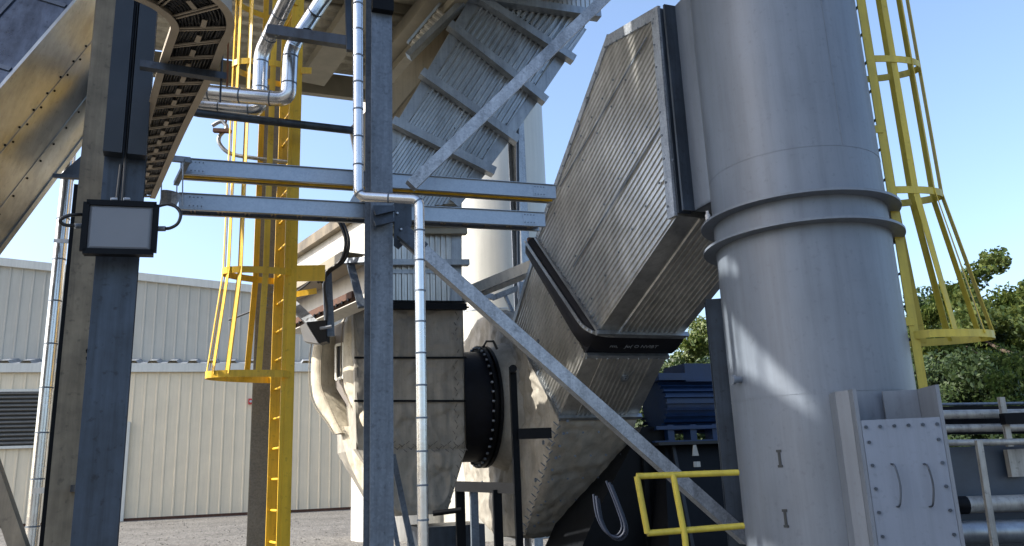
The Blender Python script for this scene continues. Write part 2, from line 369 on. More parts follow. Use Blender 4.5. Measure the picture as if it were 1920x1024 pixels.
loop([onf(292, 388, -.05), onf(320, 383, -.02), onf(338, 398, 0), onf(334, 418, 0), onf(318, 428, -.02), onf(300, 428, -.05)], .011, 'cable', lamp)
loop([onf(163, 402, -.05), onf(130, 404, 0), onf(113, 413, 0), onf(122, 422, -.02), onf(150, 423, -.05), onf(163, 423, -.05)], .011, 'cable', lamp)
t = MB(); t.tube([onf(290, 429, -.05), onf(310, 429, -.03)], .018, 8); t.build('cable_gland', M['galv'], lamp)
t = MB(); t.tube([onf(140, 424, -.03), onf(158, 424, -.05)], .018, 8); t.build('cable_gland', M['galv'], lamp)
# tan column
a, b = vline(152, 560, 6.1, 0, 8.6)
tc_ = thing('steel_column', a, 'rusty tan steel column just left of the floodlit column', 'column')
nl = V((.47, -.88, 0)); t = MB(); t.ibeam(a, b, nl, .10, .19); t.build('shaft', M['brown'], tc_)
t = MB(); t.bar(V((a.x, a.y, 0)), V((a.x, a.y, .03)), .4, .4, nl); t.build('base_plate', M['galvd'], tc_)
t = MB(); t.rivets([at(165, y, 6.0) for y in (658, 672, 683, 692, 705, 717)], V((.9, -.4, 0)), .022, .03); t.build('bolts', M['black'], tc_)
zg = at(150, 560, 6.1)
t = MB(); t.bar(V((a.x, a.y, 0))+V((-.17, .12, 0)), V((a.x, a.y, at(145, 348, 6.2).z))+V((-.17, .12, 0)), .07, .05, nl); t.build('dark_flange', M['black'], tc_)
# brace at the bottom left
t = MB(); t.bar(at(-30, 820, 4.6), at(52, 1060, 4.6), .085, .06, V((.2, -1, 0))); tag(t.build('diagonal_brace', M['brown']), 'dark steel brace slanting across the bottom left corner', 'brace')

# inclined smooth duct top left
dY = 5.9
e0, e1 = at(-60, 233, dY-.25), at(190, -55, dY+.35)
ax = (e1-e0).normalized()
bvec = at(120, 315, 7.0)-e0; bvec = bvec-ax*bvec.dot(ax)
# right-hand end must land near the tan column
uvec = bvec.cross(ax).normalized(); uvec = uvec if uvec.z > 0 else -uvec
dd = thing('inclined_duct', e0, 'large smooth inclined metal duct overhead with dark upper side and riveted underside', 'duct')
S0 = e0-ax*3; S1 = e0+ax*2.05
def dsec(p): return p
t = MB(); t.prism([S0, S0+bvec, S0+bvec+uvec*.02, S0+uvec*.02], ax*(S1-S0).length); t.build('underside', M['duct'], dd)
T0 = S0+uvec*.021
t = MB(); t.prism([T0, T0+uvec*1.3, T0+uvec*1.3+bvec*.98, T0+bvec*.98], ax*((S1-S0).length-.02)); t.build('side_wall', M['ductd'], dd)
un = -uvec; L = (S1-S0).length; rv = []; sm = MB(); bl = bvec.length; bh = bvec/bl
for f in (.02, .36, .40, .74, .98):
    for i in range(26): rv.append(S0+bvec*f+ax*(i*.205+.1*math.sin(f*40)))
t = MB(); t.rivets(rv, un, .010, .008); t.build('rivets', M['black'], dd)
for f in (.38, .71): sm.bar(S0+bvec*f, S0+bvec*f+ax*L, .012, .005, un)
sm.bar(S0+bh*.03, S0+ax*L+bh*.03, .07, .012, un); sm.bar(S0+bvec-bh*.03, S0+bvec+ax*L-bh*.03, .06, .012, un)
sm.build('seam_strips', M['duct'], dd)
un2 = -bh; t = MB()
for k in (.9, 1.75, 2.6, 3.6, 4.4): t.bar(S0+ax*k+uvec*.03, S0+ax*k+uvec*1.3, .04, .012, un2)
t.bar(S0+uvec*.45, S0+uvec*.45+ax*L, .035, .014, un2); t.build('lap_seams', mat('lap seam metal', (.12, .14, .17), .4, .8), dd)
t = MB(); t.prism([at(108, 332, 6.4), at(160, 285, 6.4), at(163, 335, 6.4)], V((0, .05, 0))); t.bar(at(100, 333, 6.35), at(166, 336, 6.35), .04, .03, Z)
tag(t.build('gusset_plate', M['galvb']), 'dark triangular gusset below the lower edge of the inclined duct', 'bracket')
# steel behind, between duct and the tan column
t = MB(); t.ibeam(at(196, 345, 6.9), at(228, -60, 6.9), V((.5, -1, 0)), .2, .18); tag(t.build('hanger_post', M['brown']), 'tan steel hanger post rising between the duct end and the dark column', 'post')

# thin insulated riser left
def banded_pipe(name, pts, r, label, band=.28, sup=None, grp=None, m='alu', start=0):
    th = thing(name, pts[-1] if pts[-1].z < pts[0].z else pts[0], label, 'pipe', grp)
    t = MB(); t.tube(pts, r, 20); t.build('jacket', M[m], th)
    acc = start
    for i in range(len(pts)-1):
        L = (pts[i+1]-pts[i]).length; d = (pts[i+1]-pts[i]).normalized()
        while acc < L:
            p = pts[i]+d*acc; t = MB(); t.tube([p, p+d*.014], r+.003, 20); t.build('band', M['galvd'], th); acc += band
        acc -= L
    return th
def bend(p0, p1, p2, r, k=6):
    d0 = (p0-p1).normalized(); d2 = (p2-p1).normalized(); a, c = p1+d0*r, p1+d2*r
    return [lerp(lerp(a, p1, i/k), lerp(p1, c, i/k), i/k) for i in range(k+1)]
p = at(90, 700, 7.6); banded_pipe('insulated_pipe', [zv(p, 0), zv(p, at(118, 340, 7.6).z+.5)], .058, 'slim silver insulated riser pipe far left against the building', .42)
t = MB(); t.bar(at(104, 455, 7.45), at(160, 458, 6.2), .035, .035, Z); tag(t.build('pipe_clamp', M['black']), 'black clamp arm holding the left riser above the building roof', 'pipe clamp')
t = MB(); t.bar(at(66, 926, 7.4), at(148, 922, 6.0), .05, .05, Z); tag(t.build('pipe_clamp', M['galvb']), 'dark clamp arm holding the left riser near the ground', 'pipe clamp')

# ================================================================== BIG CABLE TRAY OVERHEAD, LEFT
TZ = 4.10
outer = [atz(*q, TZ) for q in ((286, 372), (340, 250), (395, 140), (416, 88), (430, 60), (432, 40), (424, 20), (405, 0), (378, -18), (330, -40), (250, -62))]
inner = [atz(*q, TZ) for q in ((236, 372), (268, 260), (300, 140), (313, 100), (326, 62), (328, 52), (324, 42), (316, 32), (306, 24), (285, 10), (240, -10))]
def smooth(pts, k=5):
    P = [pts[0]]+pts+[pts[-1]]; out = []
    for i in range(1, len(P)-2):
        for j in range(k):
            u = j/k; p0, p1, p2, p3 = P[i-1], P[i], P[i+1], P[i+2]
            out.append(.5*((2*p1)+(p2-p0)*u+(2*p0-5*p1+4*p2-p3)*u*u+(3*p1-p0-3*p2+p3)*u**3))
    return out+[pts[-1]]
so_, si_ = smooth(outer), smooth(inner)
tray = thing('cable_tray', outer[0], 'wide overhead cable tray full of black cables, curving above the floodlight', 'cable tray')
trm = mat('tray aluminium', (.42, .36, .28), .5, .5, .15, 4)
for pts, sg in ((so_, 1), (si_, -1)):
    t = MB()
    t.strip([p+Z*.065 for p in pts], Z, .13, .006)
    t.strip(pts, [((so_[i]-si_[i]).normalized()) for i in range(len(pts))], .045, .006)
    t.build('side_rail', trm, tray)
t = MB(); acc = 0; lastp = (so_[0]+si_[0])/2; step = .185
for i in range(1, len(so_)):
    c0 = (so_[i-1]+si_[i-1])/2; c1 = (so_[i]+si_[i])/2; L = (c1-c0).length
    while acc < L:
        u = acc/L; A = lerp(si_[i-1], so_[i-1], 0)*(1-u)+si_[i]*u; B = so_[i-1]*(1-u)+so_[i]*u
        d = (c1-c0).normalized()
        t.bar(A-d*.013+Z*.014, B-d*.013+Z*.014, .009, .008, Z); t.bar(A+d*.013+Z*.014, B+d*.013+Z*.014, .009, .008, Z)
        mid_ = lerp(A, B, .5); t.bar(mid_+d*.03+Z*.01, mid_+d*.11+Z*.01, .028, .004, Z)
        acc += step
    acc -= L
t.build('rungs', trm, tray)
cab = thing('cable_bundle', outer[0]+Z*.04, 'many black cables lying in the overhead curved tray', 'cables')
for j in range(15):
    f = .07+.86*j/14; wob = random.random()*9
    t = MB(); t.tube([lerp(si_[i], so_[i], f+.012*math.sin(i*.7+wob))+Z*(.036+.004*math.sin(i*1.3+wob)) for i in range(len(so_))], .0095, 6); t.build('cable', M['cable'], cab)
t = MB(); t.add([p+Z*.085 for p in so_]+[p+Z*.085 for p in si_], [(i, i+1, i+1+len(so_), i+len(so_)) for i in range(len(so_)-1)]); t.build('upper_cable_layer', M['cable'], cab)
# beams crossing below the tray, with rods
b0, b1 = atz(262, 128, TZ-.06), atz(424, 152, TZ-.06)
tr = thing('trapeze_hanger', b0, 'dark trapeze bar across the underside of the curved cable tray', 'hanger')
t = MB(); t.bar(b0, b1, .055, .045, Z); t.build('strut', M['galvb'], tr)
rod = b1+(b0-b1).normalized()*.03
t = MB(); t.tube([rod+Z*-.15, rod+Z*2], .007, 8); t.build('rod', M['cable'], tr)
b0, b1 = at(300, 300, 6.6), at(356, 306, 6.6)
tr = thing('trapeze_hanger', b1, 'grey trapeze bracket under the junction of the trays', 'hanger')
t = MB(); t.bar(b0, b1, .04, .05, Z); t.bar(at(352, 304, 6.5), at(330, 348, 6.95), .045, .04, Z); t.build('strut', M['galvd'], tr)
t = MB(); 
for q in ((343, 305, 385, 6.5), (303, 335, 375, 6.7), (332, 340, 372, 6.9)): t.tube([at(q[0], q[1], q[3]), at(q[0]-1, q[2], q[3])], .006, 6)
t.build('rod', M['galv'], tr)

# ================================================================== STRAIGHT CABLE TRAYS
def straight_tray(l, q, pts, hgt, wid, cabs, extra=None):
    (x0, y0), (x1, y1) = pts
    p0, p1 = atq(x0, y0, q), atq(x1, y1, q); zz = (p0.z+p1.z)/2; 
    th = thing('cable_tray', p0, l, 'cable tray')
    al = mat('tray rail metal', (.34, .38, .43), .34, .8, .12, 2.5, .03, 10, kind='spangle')
    for o in (V(), D2*wid):
        t = MB(); t.bar(p0+o, p1+o, hgt, .004, -D2 if o.length == 0 else D2); t.bar(p0+o-Z*(hgt/2-.003)+D2*(.016 if o.length == 0 else -.016), p1+o-Z*(hgt/2-.003)+D2*(.016 if o.length == 0 else -.016), .03, .005, -Z)
        t.bar(p0+o+Z*(hgt/2-.003)-D2*(.012 if o.length == 0 else -.012), p1+o+Z*(hgt/2-.003)-D2*(.012 if o.length == 0 else -.012), .024, .005, Z)
        t.build('side_rail', al, th)
    t = MB(); L = (p1-p0).length; d = (p1-p0).normalized(); n = int(L/.23)
    for i in range(n):
        c = p0+d*(i+.5)*L/n-Z*(hgt/2-.02)+D2*.012
        for s in (-.016, .016): t.bar(c+d*s, c+d*s+D2*(wid-.024), .014, .016, Z)
    t.build('rungs', trm, th)
    for f in (.02, .47, .93):
        t = MB(); c = p0+d*L*f; t.bar(c-D2*.0045, c+d*.14-D2*.0045, hgt*.8, .003, -D2)
        pl = t.build('splice_plate', al, th); t = MB()
        for i in range(4):
            for s in (-.28, .28): t.rivets([p0+d*(L*f+.02+i*.033)+Z*hgt*s-D2*.0078], -D2, .006, .006)
        t.build('bolts', M['galvd'], pl)
    t = MB()
    for j in range(cabs):
        o = D2*(.03+(wid-.06)*j/(cabs-1))-Z*(hgt/2-.05); t.tube([p0+o, lerp(p0, p1, .5)+o+Z*.006, p1+o], .012, 6)
    if cabs: 
        tag(t.build('cable_bundle', M['cable']), 'black cables lying in '+extra, 'cables')
    return th, p0, p1
QT = 7.34
T1, t1a, t1b = straight_tray('upper straight cable tray running from the curved tray to the corrugated duct', QT, ((338, 311), (1042, 360)), .145, .17, 0)
t = MB(); o = D2*.12-Z*.04; t.tube([t1a+o, t1b+o], .028, 10); tag(t.build('yellow_cable', M['yellow']), 'yellow jacketed line lying in the upper straight cable tray', 'cable')
T2, t2a, t2b = straight_tray('lower straight cable tray running just below the other one', QT-.1, ((335, 377), (1022, 412)), .145, .18, 5, 'the lower straight cable tray')
t = MB(); t.strip([lerp(atq(300, 362, QT-.1), t2a, f)-D2*(.0)+D2*.12*(1-f)**2 for f in (0, .25, .5, .75, 1)], Z, .14, .006); tag(t.build('tray_elbow', M['galv']), 'short curved galvanised elbow joining the lower straight tray to the curved tray', 'cable tray')
# round bar behind
t = MB(); t.tube([at(300, 196, 7.2), at(372, 212, 7.35), at(670, 246, 7.9)], .042, 14); tag(t.build('steel_tube', M['galvb']), 'dark round steel tube running just above the straight trays', 'pipe')

# ================================================================== LEFT LADDER
def ladder(base, rdir, ndir, w, z0, z1, hoops, depth, flare, zc, label, bars, rungs_z, rw=.05, zrail2=None, hs=1, mat_='yellow'):
    ld = thing('cage_ladder', base, label, 'ladder', None)
    for i, o in enumerate((V(), rdir*w)):
        t = MB(); zz = z0 if i == 0 or zrail2 is None else zrail2
        p0 = zv(base+o, zz); p1 = zv(base+o, z1)
        t.bar(p0, p1, .012, rw, ndir); t.bar(p0+ndir*.0065, p1+ndir*.0065, rw, .012, rdir if i else -rdir) 
        t.build('rail', M[mat_], ld)
    z = rungs_z[0]
    while z < z1:
        t = MB(); t.tube([zv(base, z)+ndir*rw/2+rdir*.0065, zv(base+rdir*w, z)+ndir*rw/2-rdir*.0065], .013, 8); t.build('rung', M[rungs_z[2]], ld); z += rungs_z[1]
    def hoop_pts(z, dep, k=18):
        c = zv(base+rdir*w/2, z); rw2 = dep*.5; out = []
        # semi-round cage: starts at the rails, swells to rw2
        for i in range(k+1):
            ang = math.pi*i/k; wx = max(w/2, rw2*math.sin(max(.0, 1))*.84)
            x = -math.cos(ang)*wx; y = math.sin(ang)*(dep-wx*.35)+ (wx*.35 if 0 < i < k else wx*.35)
            out.append(c+rdir*x+ndir*(y))
        return [zv(base, z)+ndir*.0]+out+[zv(base+rdir*w, z)]
    for h in hoops:
        dep = flare if h[1] else depth
        pts = hoop_pts(h[0], dep)
        t = MB(); t.strip(pts, Z, .068, .008); t.build('cage_hoop', M[mat_], ld)
    hz = [h[0] for h in hoops]; k = 18
    for bi in bars:
        pts = []
        zb = min(hz)
        top = hoop_pts(z1, depth)[bi]; low = hoop_pts(zb, flare)[bi]; mid = hoop_pts(zc, depth)[bi]
        pts = [low, mid, top]; c = zv(base+rdir*w/2, 0)
        t = MB(); tv = []
        for p_ in pts:
            o = zv(p_, 0)-zv(c, 0)-ndir*depth*.4; tv.append(Z.cross(o).normalized())
        sh = [p_-((zv(p_, 0)-zv(c, 0)-ndir*depth*.4).normalized())*.008 for p_ in pts]
        t.strip(sh, tv, .06, .007); t.build('cage_bar', M[mat_], ld)
    return ld, hoop_pts
base = at(547, 600, 8.0); base = zv(base, 0)
rd = V((-.52, .854, 0)).normalized(); nd = V((-.854, -.52, 0)).normalized()
hz = [at(480, y, 7.9).z for y in (703, 510, 318, 125, 2)]
L1, _ = ladder(base, rd, nd, .40, 0, 8.6, [(hz[0], 1), (hz[1], 0), (hz[2], 0), (hz[3], 0), (hz[4], 0)], .66, .77, hz[1], 'bright yellow caged ladder on the left, before the grey post', (3, 6, 8, 10, 12, 15, 17), (.4, .3, 'yellow'), .09)
# its brackets and post
t = MB(); p0 = zv(base, at(560, 512, 8).z); t.bar(p0+rd*.02+V((.03, 0, 0)), p0+V((.32, .05, 0)), .17, .012, SN); t.bar(p0+rd*.2-Z*.2, p0+V((.22, .12, 0))-Z*.17, .06, .012, SN); t.build('bracket', M['yellow'], L1)
t = MB(); p0 = zv(base, at(560, 133, 8).z); t.bar(p0+V((.03, 0, 0)), p0+V((.14, .02, 0)), .07, .02, SN); t.build('bracket', M['yellow'], L1)
a, b = vline(500, 500, 8.9, 0, 9.6); t = MB(); t.ibeam(a, b, SN, .2, .20); pc = thing('steel_column', a, 'grey brown galvanised post directly behind the left yellow ladder', 'column'); t.build('shaft', mat('grey galvanised post', (.19, .175, .145), .6, .3, .3, 3, .05, 40, kind='spangle'), pc)
t = MB(); t.rivets([at(505+sx, y, 8.85) for y in (535, 548, 560, 573, 586) for sx in (-4, 6)], SN, .014, .014); t.build('bolts', M['galvd'], pc)

# ================================================================== INSULATED PIPES TOP
Yp = 7.6
P1 = [at(575, -70, Yp-.9)]+[at(535, 14, Yp-.3), at(487, 108, Yp)]
h1 = at(487, 160, Yp)
pp = [at(590, -110, Yp-1)]+bend(P1[1], at(490, 98, Yp), at(487, 200, Yp), .12)+bend(at(490, 110, Yp), at(486, 207, Yp), at(360, 198, Yp-.05), .11)+[at(340, 196, Yp-.1)]
banded_pipe('insulated_pipe', pp, .078, 'large silver insulated pipe dropping left of its twin behind the cage, top left', .3)
Yq = 7.35
pp = [at(690, -130, Yq-1)]+bend(at(600, -2, Yq-.2), at(545, 92, Yq), at(542, 180, Yq), .1)+bend(at(543, 100, Yq), at(541, 187, Yq), at(400, 176, Yq-.05), .12)+[at(330, 168, Yq-.1)]
banded_pipe('insulated_pipe', pp, .076, 'large silver insulated pipe with elbow, right one of the pair before the yellow ladder', .3, start=.1)
b0, b1 = at(500, 66, 7.05), at(660, 90, 7.0)
sp_ = thing('pipe_support', b1, 'black cantilever bar under the two slanting insulated pipes', 'pipe support')
t = MB(); t.bar(b0, b1, .09, .10, Z); t.build('arm', M['galvb'], sp_)
t = MB(); t.bar(at(520, 58, 7.05), at(535, 60, 7.05), .1, .03, Z); t.bar(at(570, 62, 7.05), at(585, 64, 7.05), .1, .03, Z); t.build('clamp', M['black'], sp_)
t = MB(); t.bar(at(655, 98, 6.98), at(650, -40, 6.98), .06, .05, SN); t.build('post', M['galvb'], sp_)
# thin bent conduit at left
cpt = smooth([at(398, 236, 8.2), at(415, 228, 8.2), at(425, 240, 8.2), at(412, 255, 8.2), at(412, 270, 8.2), at(432, 288, 8.2), at(480, 297, 8.2), at(560, 306, 8.3)])
t = MB(); t.tube(cpt, .022, 10); tag(t.build('conduit', M['galv']), 'thin silver conduit with an S bend left of the ladder cage', 'conduit')
t = MB(); t.bar(at(400, 248, 8.15), at(432, 249, 8.15), .05, .04, Z); tag(t.build('conduit_clamp', M['rust']), 'small rusty clamp on the S bend conduit', 'clamp')
t = MB(); t.bar(at(431, -40, 7.9), at(424, 230, 7.9), .02, .02, SN); tag(t.build('threaded_rod', M['rust']), 'thin rusty vertical rod at the left side of the ladder cage', 'rod')

# ================================================================== PLATFORM OVERHEAD
DZ = at(610, 112, 14.5).z
ew = [atz(-500, 90, DZ), atz(655, 112, DZ)]
pf = thing('overhead_platform', V((-3, 12, DZ-.5)), 'overhead steel platform with ribbed deck seen from below behind the pipes', 'platform')
e_l = V((-9.5, 0, DZ)); r0 = atz(560, 125, DZ); r1 = atz(660, 138, DZ); ed = (r1-r0).normalized(); far0 = r0-ed*5; far1 = r0+ed*4.4
nd_ = V((ed.y, -ed.x, 0)); nd_ = nd_ if nd_.y < 0 else -nd_
depthP = 7.4
t = MB(); t.corr([far0, far1, far1+nd_*depthP, far0+nd_*depthP], -Z, ed, .3, .06); t.prism([far0+Z*.02, far1+Z*.02, far1+nd_*depthP+Z*.02, far0+nd_*depthP+Z*.02], Z*.05); t.build('deck', M['deck'], pf)
bmt = mat('olive steel beam', (.27, .25, .195), .6, .3, .2, 2, .03, 20)
t = MB(); t.channel(far0+nd_*.03-Z*.32, far1+nd_*.03-Z*.32, nd_, .48, .14); t.build('edge_beam', bmt, pf)
for k in range(1, 4):
    t = MB(); t.ibeam(far0+nd_*(.2+k*2.6)-Z*.09, far1+nd_*(.2+k*2.6)-Z*.09, -Z if False else nd_, .12, .2); t.build('joist', bmt, pf)
q0, q1 = atz(585, 140, DZ-.3), atz(735, -80, DZ-.3)
t = MB(); t.bar(q0, q1, .5, .2, -Z); t.build('diagonal_beam', bmt, pf)
q0, q1 = atz(700, 150, DZ-.35), atz(880, -60, DZ-.35)
t = MB(); t.bar(q0, q1, .75, .25, -Z); t.bar(q0-Z*.26, q1-Z*.26, .2, .15, -Z); t.build('main_girder', bmt, pf)
# unseen deck added above the frame to shade the stack, slotted for sun patches
SL = V((-SUN_H.y, SUN_H.x, 0)); SL = SL if SL.y < 0 else -SL
UZ = DZ+.35
def sp(Lc, s_): 
    o = V((1.8, 6.9, 0)); base_ = SUN_H*s_; return V((base_.x, base_.y, 0))+SUN_H*(-0)+(o-SUN_H*o.dot(SUN_H)-SL*o.dot(SL))+SL*Lc+SUN_H*o.dot(SUN_H)+V((0, 0, UZ))
def zt(z): return (UZ-z)/math.tan(SUN_EL)
t = MB()
LC = V((2.45, 7.15, 0)).dot(SL)
def gaps(u):
    out = []
    if -.2 < u < .22: k_ = (u+.14)/.36; out.append((3.68-.3*k_, 3.36-.1*k_))
    if -.14 < u < .66: k_ = (u+.14)/.8; out.append((3.12-.72*k_, 2.5-.28*k_))
    if -.2 < u < .3: out.append((1.05, .55))
    return out
dl = .05; u_ = -1.2
while u_ < 1.5:
    cuts = gaps(u_+dl/2); cur_ = -1.5
    for top_, bot_ in cuts:
        t.prism([sp(LC+u_, cur_), sp(LC+u_+dl, cur_), sp(LC+u_+dl, zt(top_)), sp(LC+u_, zt(top_))], Z*.06); cur_ = zt(bot_)
    t.prism([sp(LC+u_, cur_), sp(LC+u_+dl, cur_), sp(LC+u_+dl, zt(-3)), sp(LC+u_, zt(-3))], Z*.06)
    u_ += dl
for u_ in (.1, .34): t.bar(sp(LC+u_, zt(3.6)), sp(LC+u_, zt(2.0)), .035, .1, Z)
t.build('shade_deck', M['deck'], pf)
# yellow rail far behind by the silver hood
fr = thing('guard_rail', at(752, 140, 17), 'small yellow guard rail far behind, seen between the girder and the slanted duct', 'guard rail')
t = MB(); t.tube([at(725, 126, 17), at(790, 122, 17)], .04, 8); t.tube([at(725, 100, 17.2), at(790, 98, 17.2)], .03, 8); t.build('rail', M['yellow'], fr)
t = MB(); t.tube([at(750, 80, 17), at(754, 160, 17)], .035, 8); t.build('post', M['yellow'], fr)
t = MB(); c = at(760, 130, 22); t.tube([zv(c, 0), zv(c, at(760, 60, 22).z)], 1.5, 40); tag(t.build('storage_tank', M['white']), 'pale tank far behind the small yellow guard rail', 'tank')

# ================================================================== TANK AND COLUMN BEHIND
c = at(925, 430, 21); tk = thing('storage_tank', zv(c, 0), 'tall smooth whitish tank standing behind the slanted ribbed duct', 'tank')
t = MB(); t.tube([zv(c, 0), zv(c, 13.5)], 1.5, 64); t.tube([zv(c, 13.5), zv(c, 13.9)], [1.5, .3], 64); t.build('shell', M['tank'], tk)
t = MB()
for y in (190, 440, 600): t.tube([zv(c, at(925, y, 21).z), zv(c, at(925, y, 21).z+.03)], 1.51, 64)
t.build('weld_seam', M['cladb'], tk)
a, b = vline(984, 430, 15, 0, at(980, 150, 15).z); tcx = thing('steel_column', a, 'slim galvanised column standing in front of the tall whitish tank', 'column')
t = MB(); t.ibeam(a, b, V((.75, -.66, 0)), .25, .24); t.build('shaft', M['galv'], tcx)
t = MB(); t.bar(at(969, 200, 14.8), at(972, 560, 14.8), .05, .04, SN); t.build('conduit', M['galvb'], tcx)
t = MB(); t.box(at(996, 452, 14.7), D1*.07, D2*.04, Z*.06); tag(t.build('junction_box', M['rust']), 'small rust red box on the slim column before the tank', 'box')
# small tray with frame in front of tank
s0, s1 = at(868, 550, 12.6), at(1010, 492, 11.6)
ct = thing('cable_tray', s0, 'short pale tray with a rounded outer edge leading behind the rubber joint', 'cable tray')
t = MB(); t.bar(s0, s1, .16, .02, SN); t.bar(s0+D2*.45-Z*.05, s1+D2*.45-Z*.05, .16, .02, SN); t.build('side_rail', M['white'], ct)
t = MB()
for i in range(12): c_ = lerp(s0, s1, (i+.5)/12)-Z*.06; t.bar(c_, c_+D2*.44, .03, .02, Z)
t.build('rungs', M['galv'], ct)
fm = thing('support_stand', at(930, 590, 13.2), 'light grey triangular support frame under the short pale tray', 'frame')
t = MB(); t.bar(at(872, 552, 13.2), at(925, 558, 13.2), .09, .08, SN); t.bar(at(922, 560, 13.2), at(985, 535, 13.2), .09, .08, SN); t.bar(at(945, 552, 13.2), at(962, 590, 13.2), .05, .05, SN); t.bar(at(975, 530, 13.1), at(978, 620, 13.1), .09, .08, SN); t.build('frame_bars', M['galv'], fm)

# ================================================================== CENTRE COLUMN, PIPE, BRACES
a, b = vline(716, 500, 6.8, 0, 7.6)
QC = a.dot(D2)
ccl = thing('steel_column', a, 'bluish galvanised H column in the middle holding both diagonal braces', 'column')
t = MB(); t.ibeam(a, b, SN, .34, .195); t.build('shaft', M['galvd'], ccl)
t = MB(); zc0 = at(720, 3, 6.6).z; t.bar(V((a.x, a.y, zc0)), V((a.x, a.y, zc0+.4)), .2, .08, SN); t.build('top_bracket', M['black'], ccl)
t = MB(); t.bar(zv(a, 0), zv(a, .03), .45, .45, SN); t.build('base_plate', M['galvd'], ccl)
gs = [atq(740, 375, QC-.0), atq(772, 380, QC), atq(772, 420, QC), atq(765, 450, QC), atq(748, 467, QC), atq(739, 460, QC)]
t = MB(); t.prism(gs, D2*.02); t.prism([atq(700, 385, QC-.06), atq(738, 385, QC-.06), atq(738, 415, QC-.06), atq(700, 430, QC-.06)], D2*.02)
for y in (392, 412): t.bar(atq(702, y+8, QC-.08), atq(738, y, QC-.08), .05, .03, SN)
t.build('gusset_plate', M['galvb'], ccl)
t = MB(); t.rivets([atq(x, y, QC-.012) for x, y in ((752, 430), (760, 440), (748, 448), (757, 455), (745, 400))], SN, .011, .012); t.build('bolts', M['galv'], ccl)
QB = QC-.03
b0, b1 = atq(768, 352, QB-.1), atq(1165, -32, QB-.25)
t = MB(); t.bar(b0, b1, .105, .10, SN); tag(t.build('diagonal_brace', M['galv']), 'galvanised brace rising from the middle column across the slanted ribbed duct', 'brace')
b0, b1 = atq(757, 446, QB-.02), atq(1392, 1010, QB-.10)
br = thing('diagonal_brace', b1, 'long galvanised brace running down from the middle column to the yellow railing', 'brace')
t = MB(); t.bar(b0, b1, .115, .11, SN); t.build('tube', M['galv'], br)
t = MB(); d = (b0-b1).normalized(); t.bar(b0+d*.05+SN*.06, b0-d*.2+SN*.06, .13, .06, SN); t.build('end_plate', M['galvb'], br)
pp = [at(671, -40, 6.35)]+bend(at(671, 0, 6.35), at(672, 368, 6.35), at(786, 374, 6.35), .07)+bend(at(672, 368, 6.35), at(786, 374, 6.35), at(786, 600, 6.35), .06)
pp.append(zv(pp[-1], .3))
banded_pipe('insulated_pipe', pp, .043, 'slender shiny insulated pipe doglegging in front of the middle column', .255)
t = MB(); t.tube([at(668, 420, 7.2), at(700, 465, 6.95)], .03, 8)
# A-frame struts near bottom centre
af = thing('ladder_strut', at(760, 1020, 7.6), 'thin steel struts leaning at the foot of the middle column', 'strut')
t = MB(); t.bar(at(735, 852, 7.2), at(775, 1040, 7.4), .05, .03, SN); t.bar(at(728, 930, 7.6), at(748, 1040, 7.6), .04, .03, SN); t.build('strut', M['galvd'], af)
a, b = vline(1366, 800, 8.2, 0, at(1345, 560, 8.2).z)
rc = thing('steel_column', a, 'dark galvanised column tucked left of the grey stack', 'column')
t = MB(); t.ibeam(a, b, V((-.15, -.99, 0)), .20, .20); t.build('shaft', M['galvb'], rc)
t = MB(); t.bar(zv(a, 0), zv(a, .03), .45, .45, SN); t.build('base_plate', M['galvd'], rc)

# ================================================================== FAN INLET BOX (left fan)
QI = 11.2
def iq(x, y, o=0): return atq(x, y, QI+o)
fan1 = thing('fan_inlet_box', zv(iq(790, 1000), 0), 'tan blanket wrapped inlet box with black straps behind the middle column', 'inlet box')
Fr = [iq(662, 574), iq(868, 574), iq(874, 842), iq(838, 962), iq(742, 968), iq(668, 842)]
up4 = [Fr[0], Fr[1], Fr[2], Fr[5]]; lo4 = [Fr[5], Fr[2], Fr[3], Fr[4]]
t = MB(); t.puff(up4, SN, .06, .028, 1, (.62, .62)); t.puff(lo4, SN, .07, .028, 3, (.7, .7))
for i in range(6): 
    A_, B_ = Fr[i], Fr[(i+1) % 6]; nrm = (B_-A_).cross(D2).normalized()
    cent = sum(Fr, V())/6
    if nrm.dot((A_+B_)/2-cent) < 0: nrm = -nrm
    t.puff([A_, B_, B_+D2*1.9, A_+D2*1.9], nrm, .03, .08, i+5, None, D2)
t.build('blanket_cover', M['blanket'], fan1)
t = MB()
for y in (671, 752): t.bar(iq(664, y, -.05), iq(874, y, -.05), .028, .02, SN)
t.build('strap', M['black'], fan1)
# seam stitches
t = MB()
for i in range(40):
    f = i/39; p_ = iq(700+170*f, 838+6*math.sin(i*2.1), -.06); t.bar(p_, p_+V((.05, 0, .04*(-1)**i)), .008, .008, SN)
for i in range(26):
    p_ = iq(855+2*math.sin(i), 580+i*10.2, -.05); t.bar(p_, p_+V((.03*(-1)**i, 0, .05)), .007, .008, SN)
for i in range(12):
    p_ = iq(868-i*2.6, 850+i*9.6, -.055); t.bar(p_, p_+V((.03*(-1)**i, 0, .05)), .008, .008, SN)
t.build('stitches', mat('wire stitching', (.12, .11, .1), .6, .5), fan1)
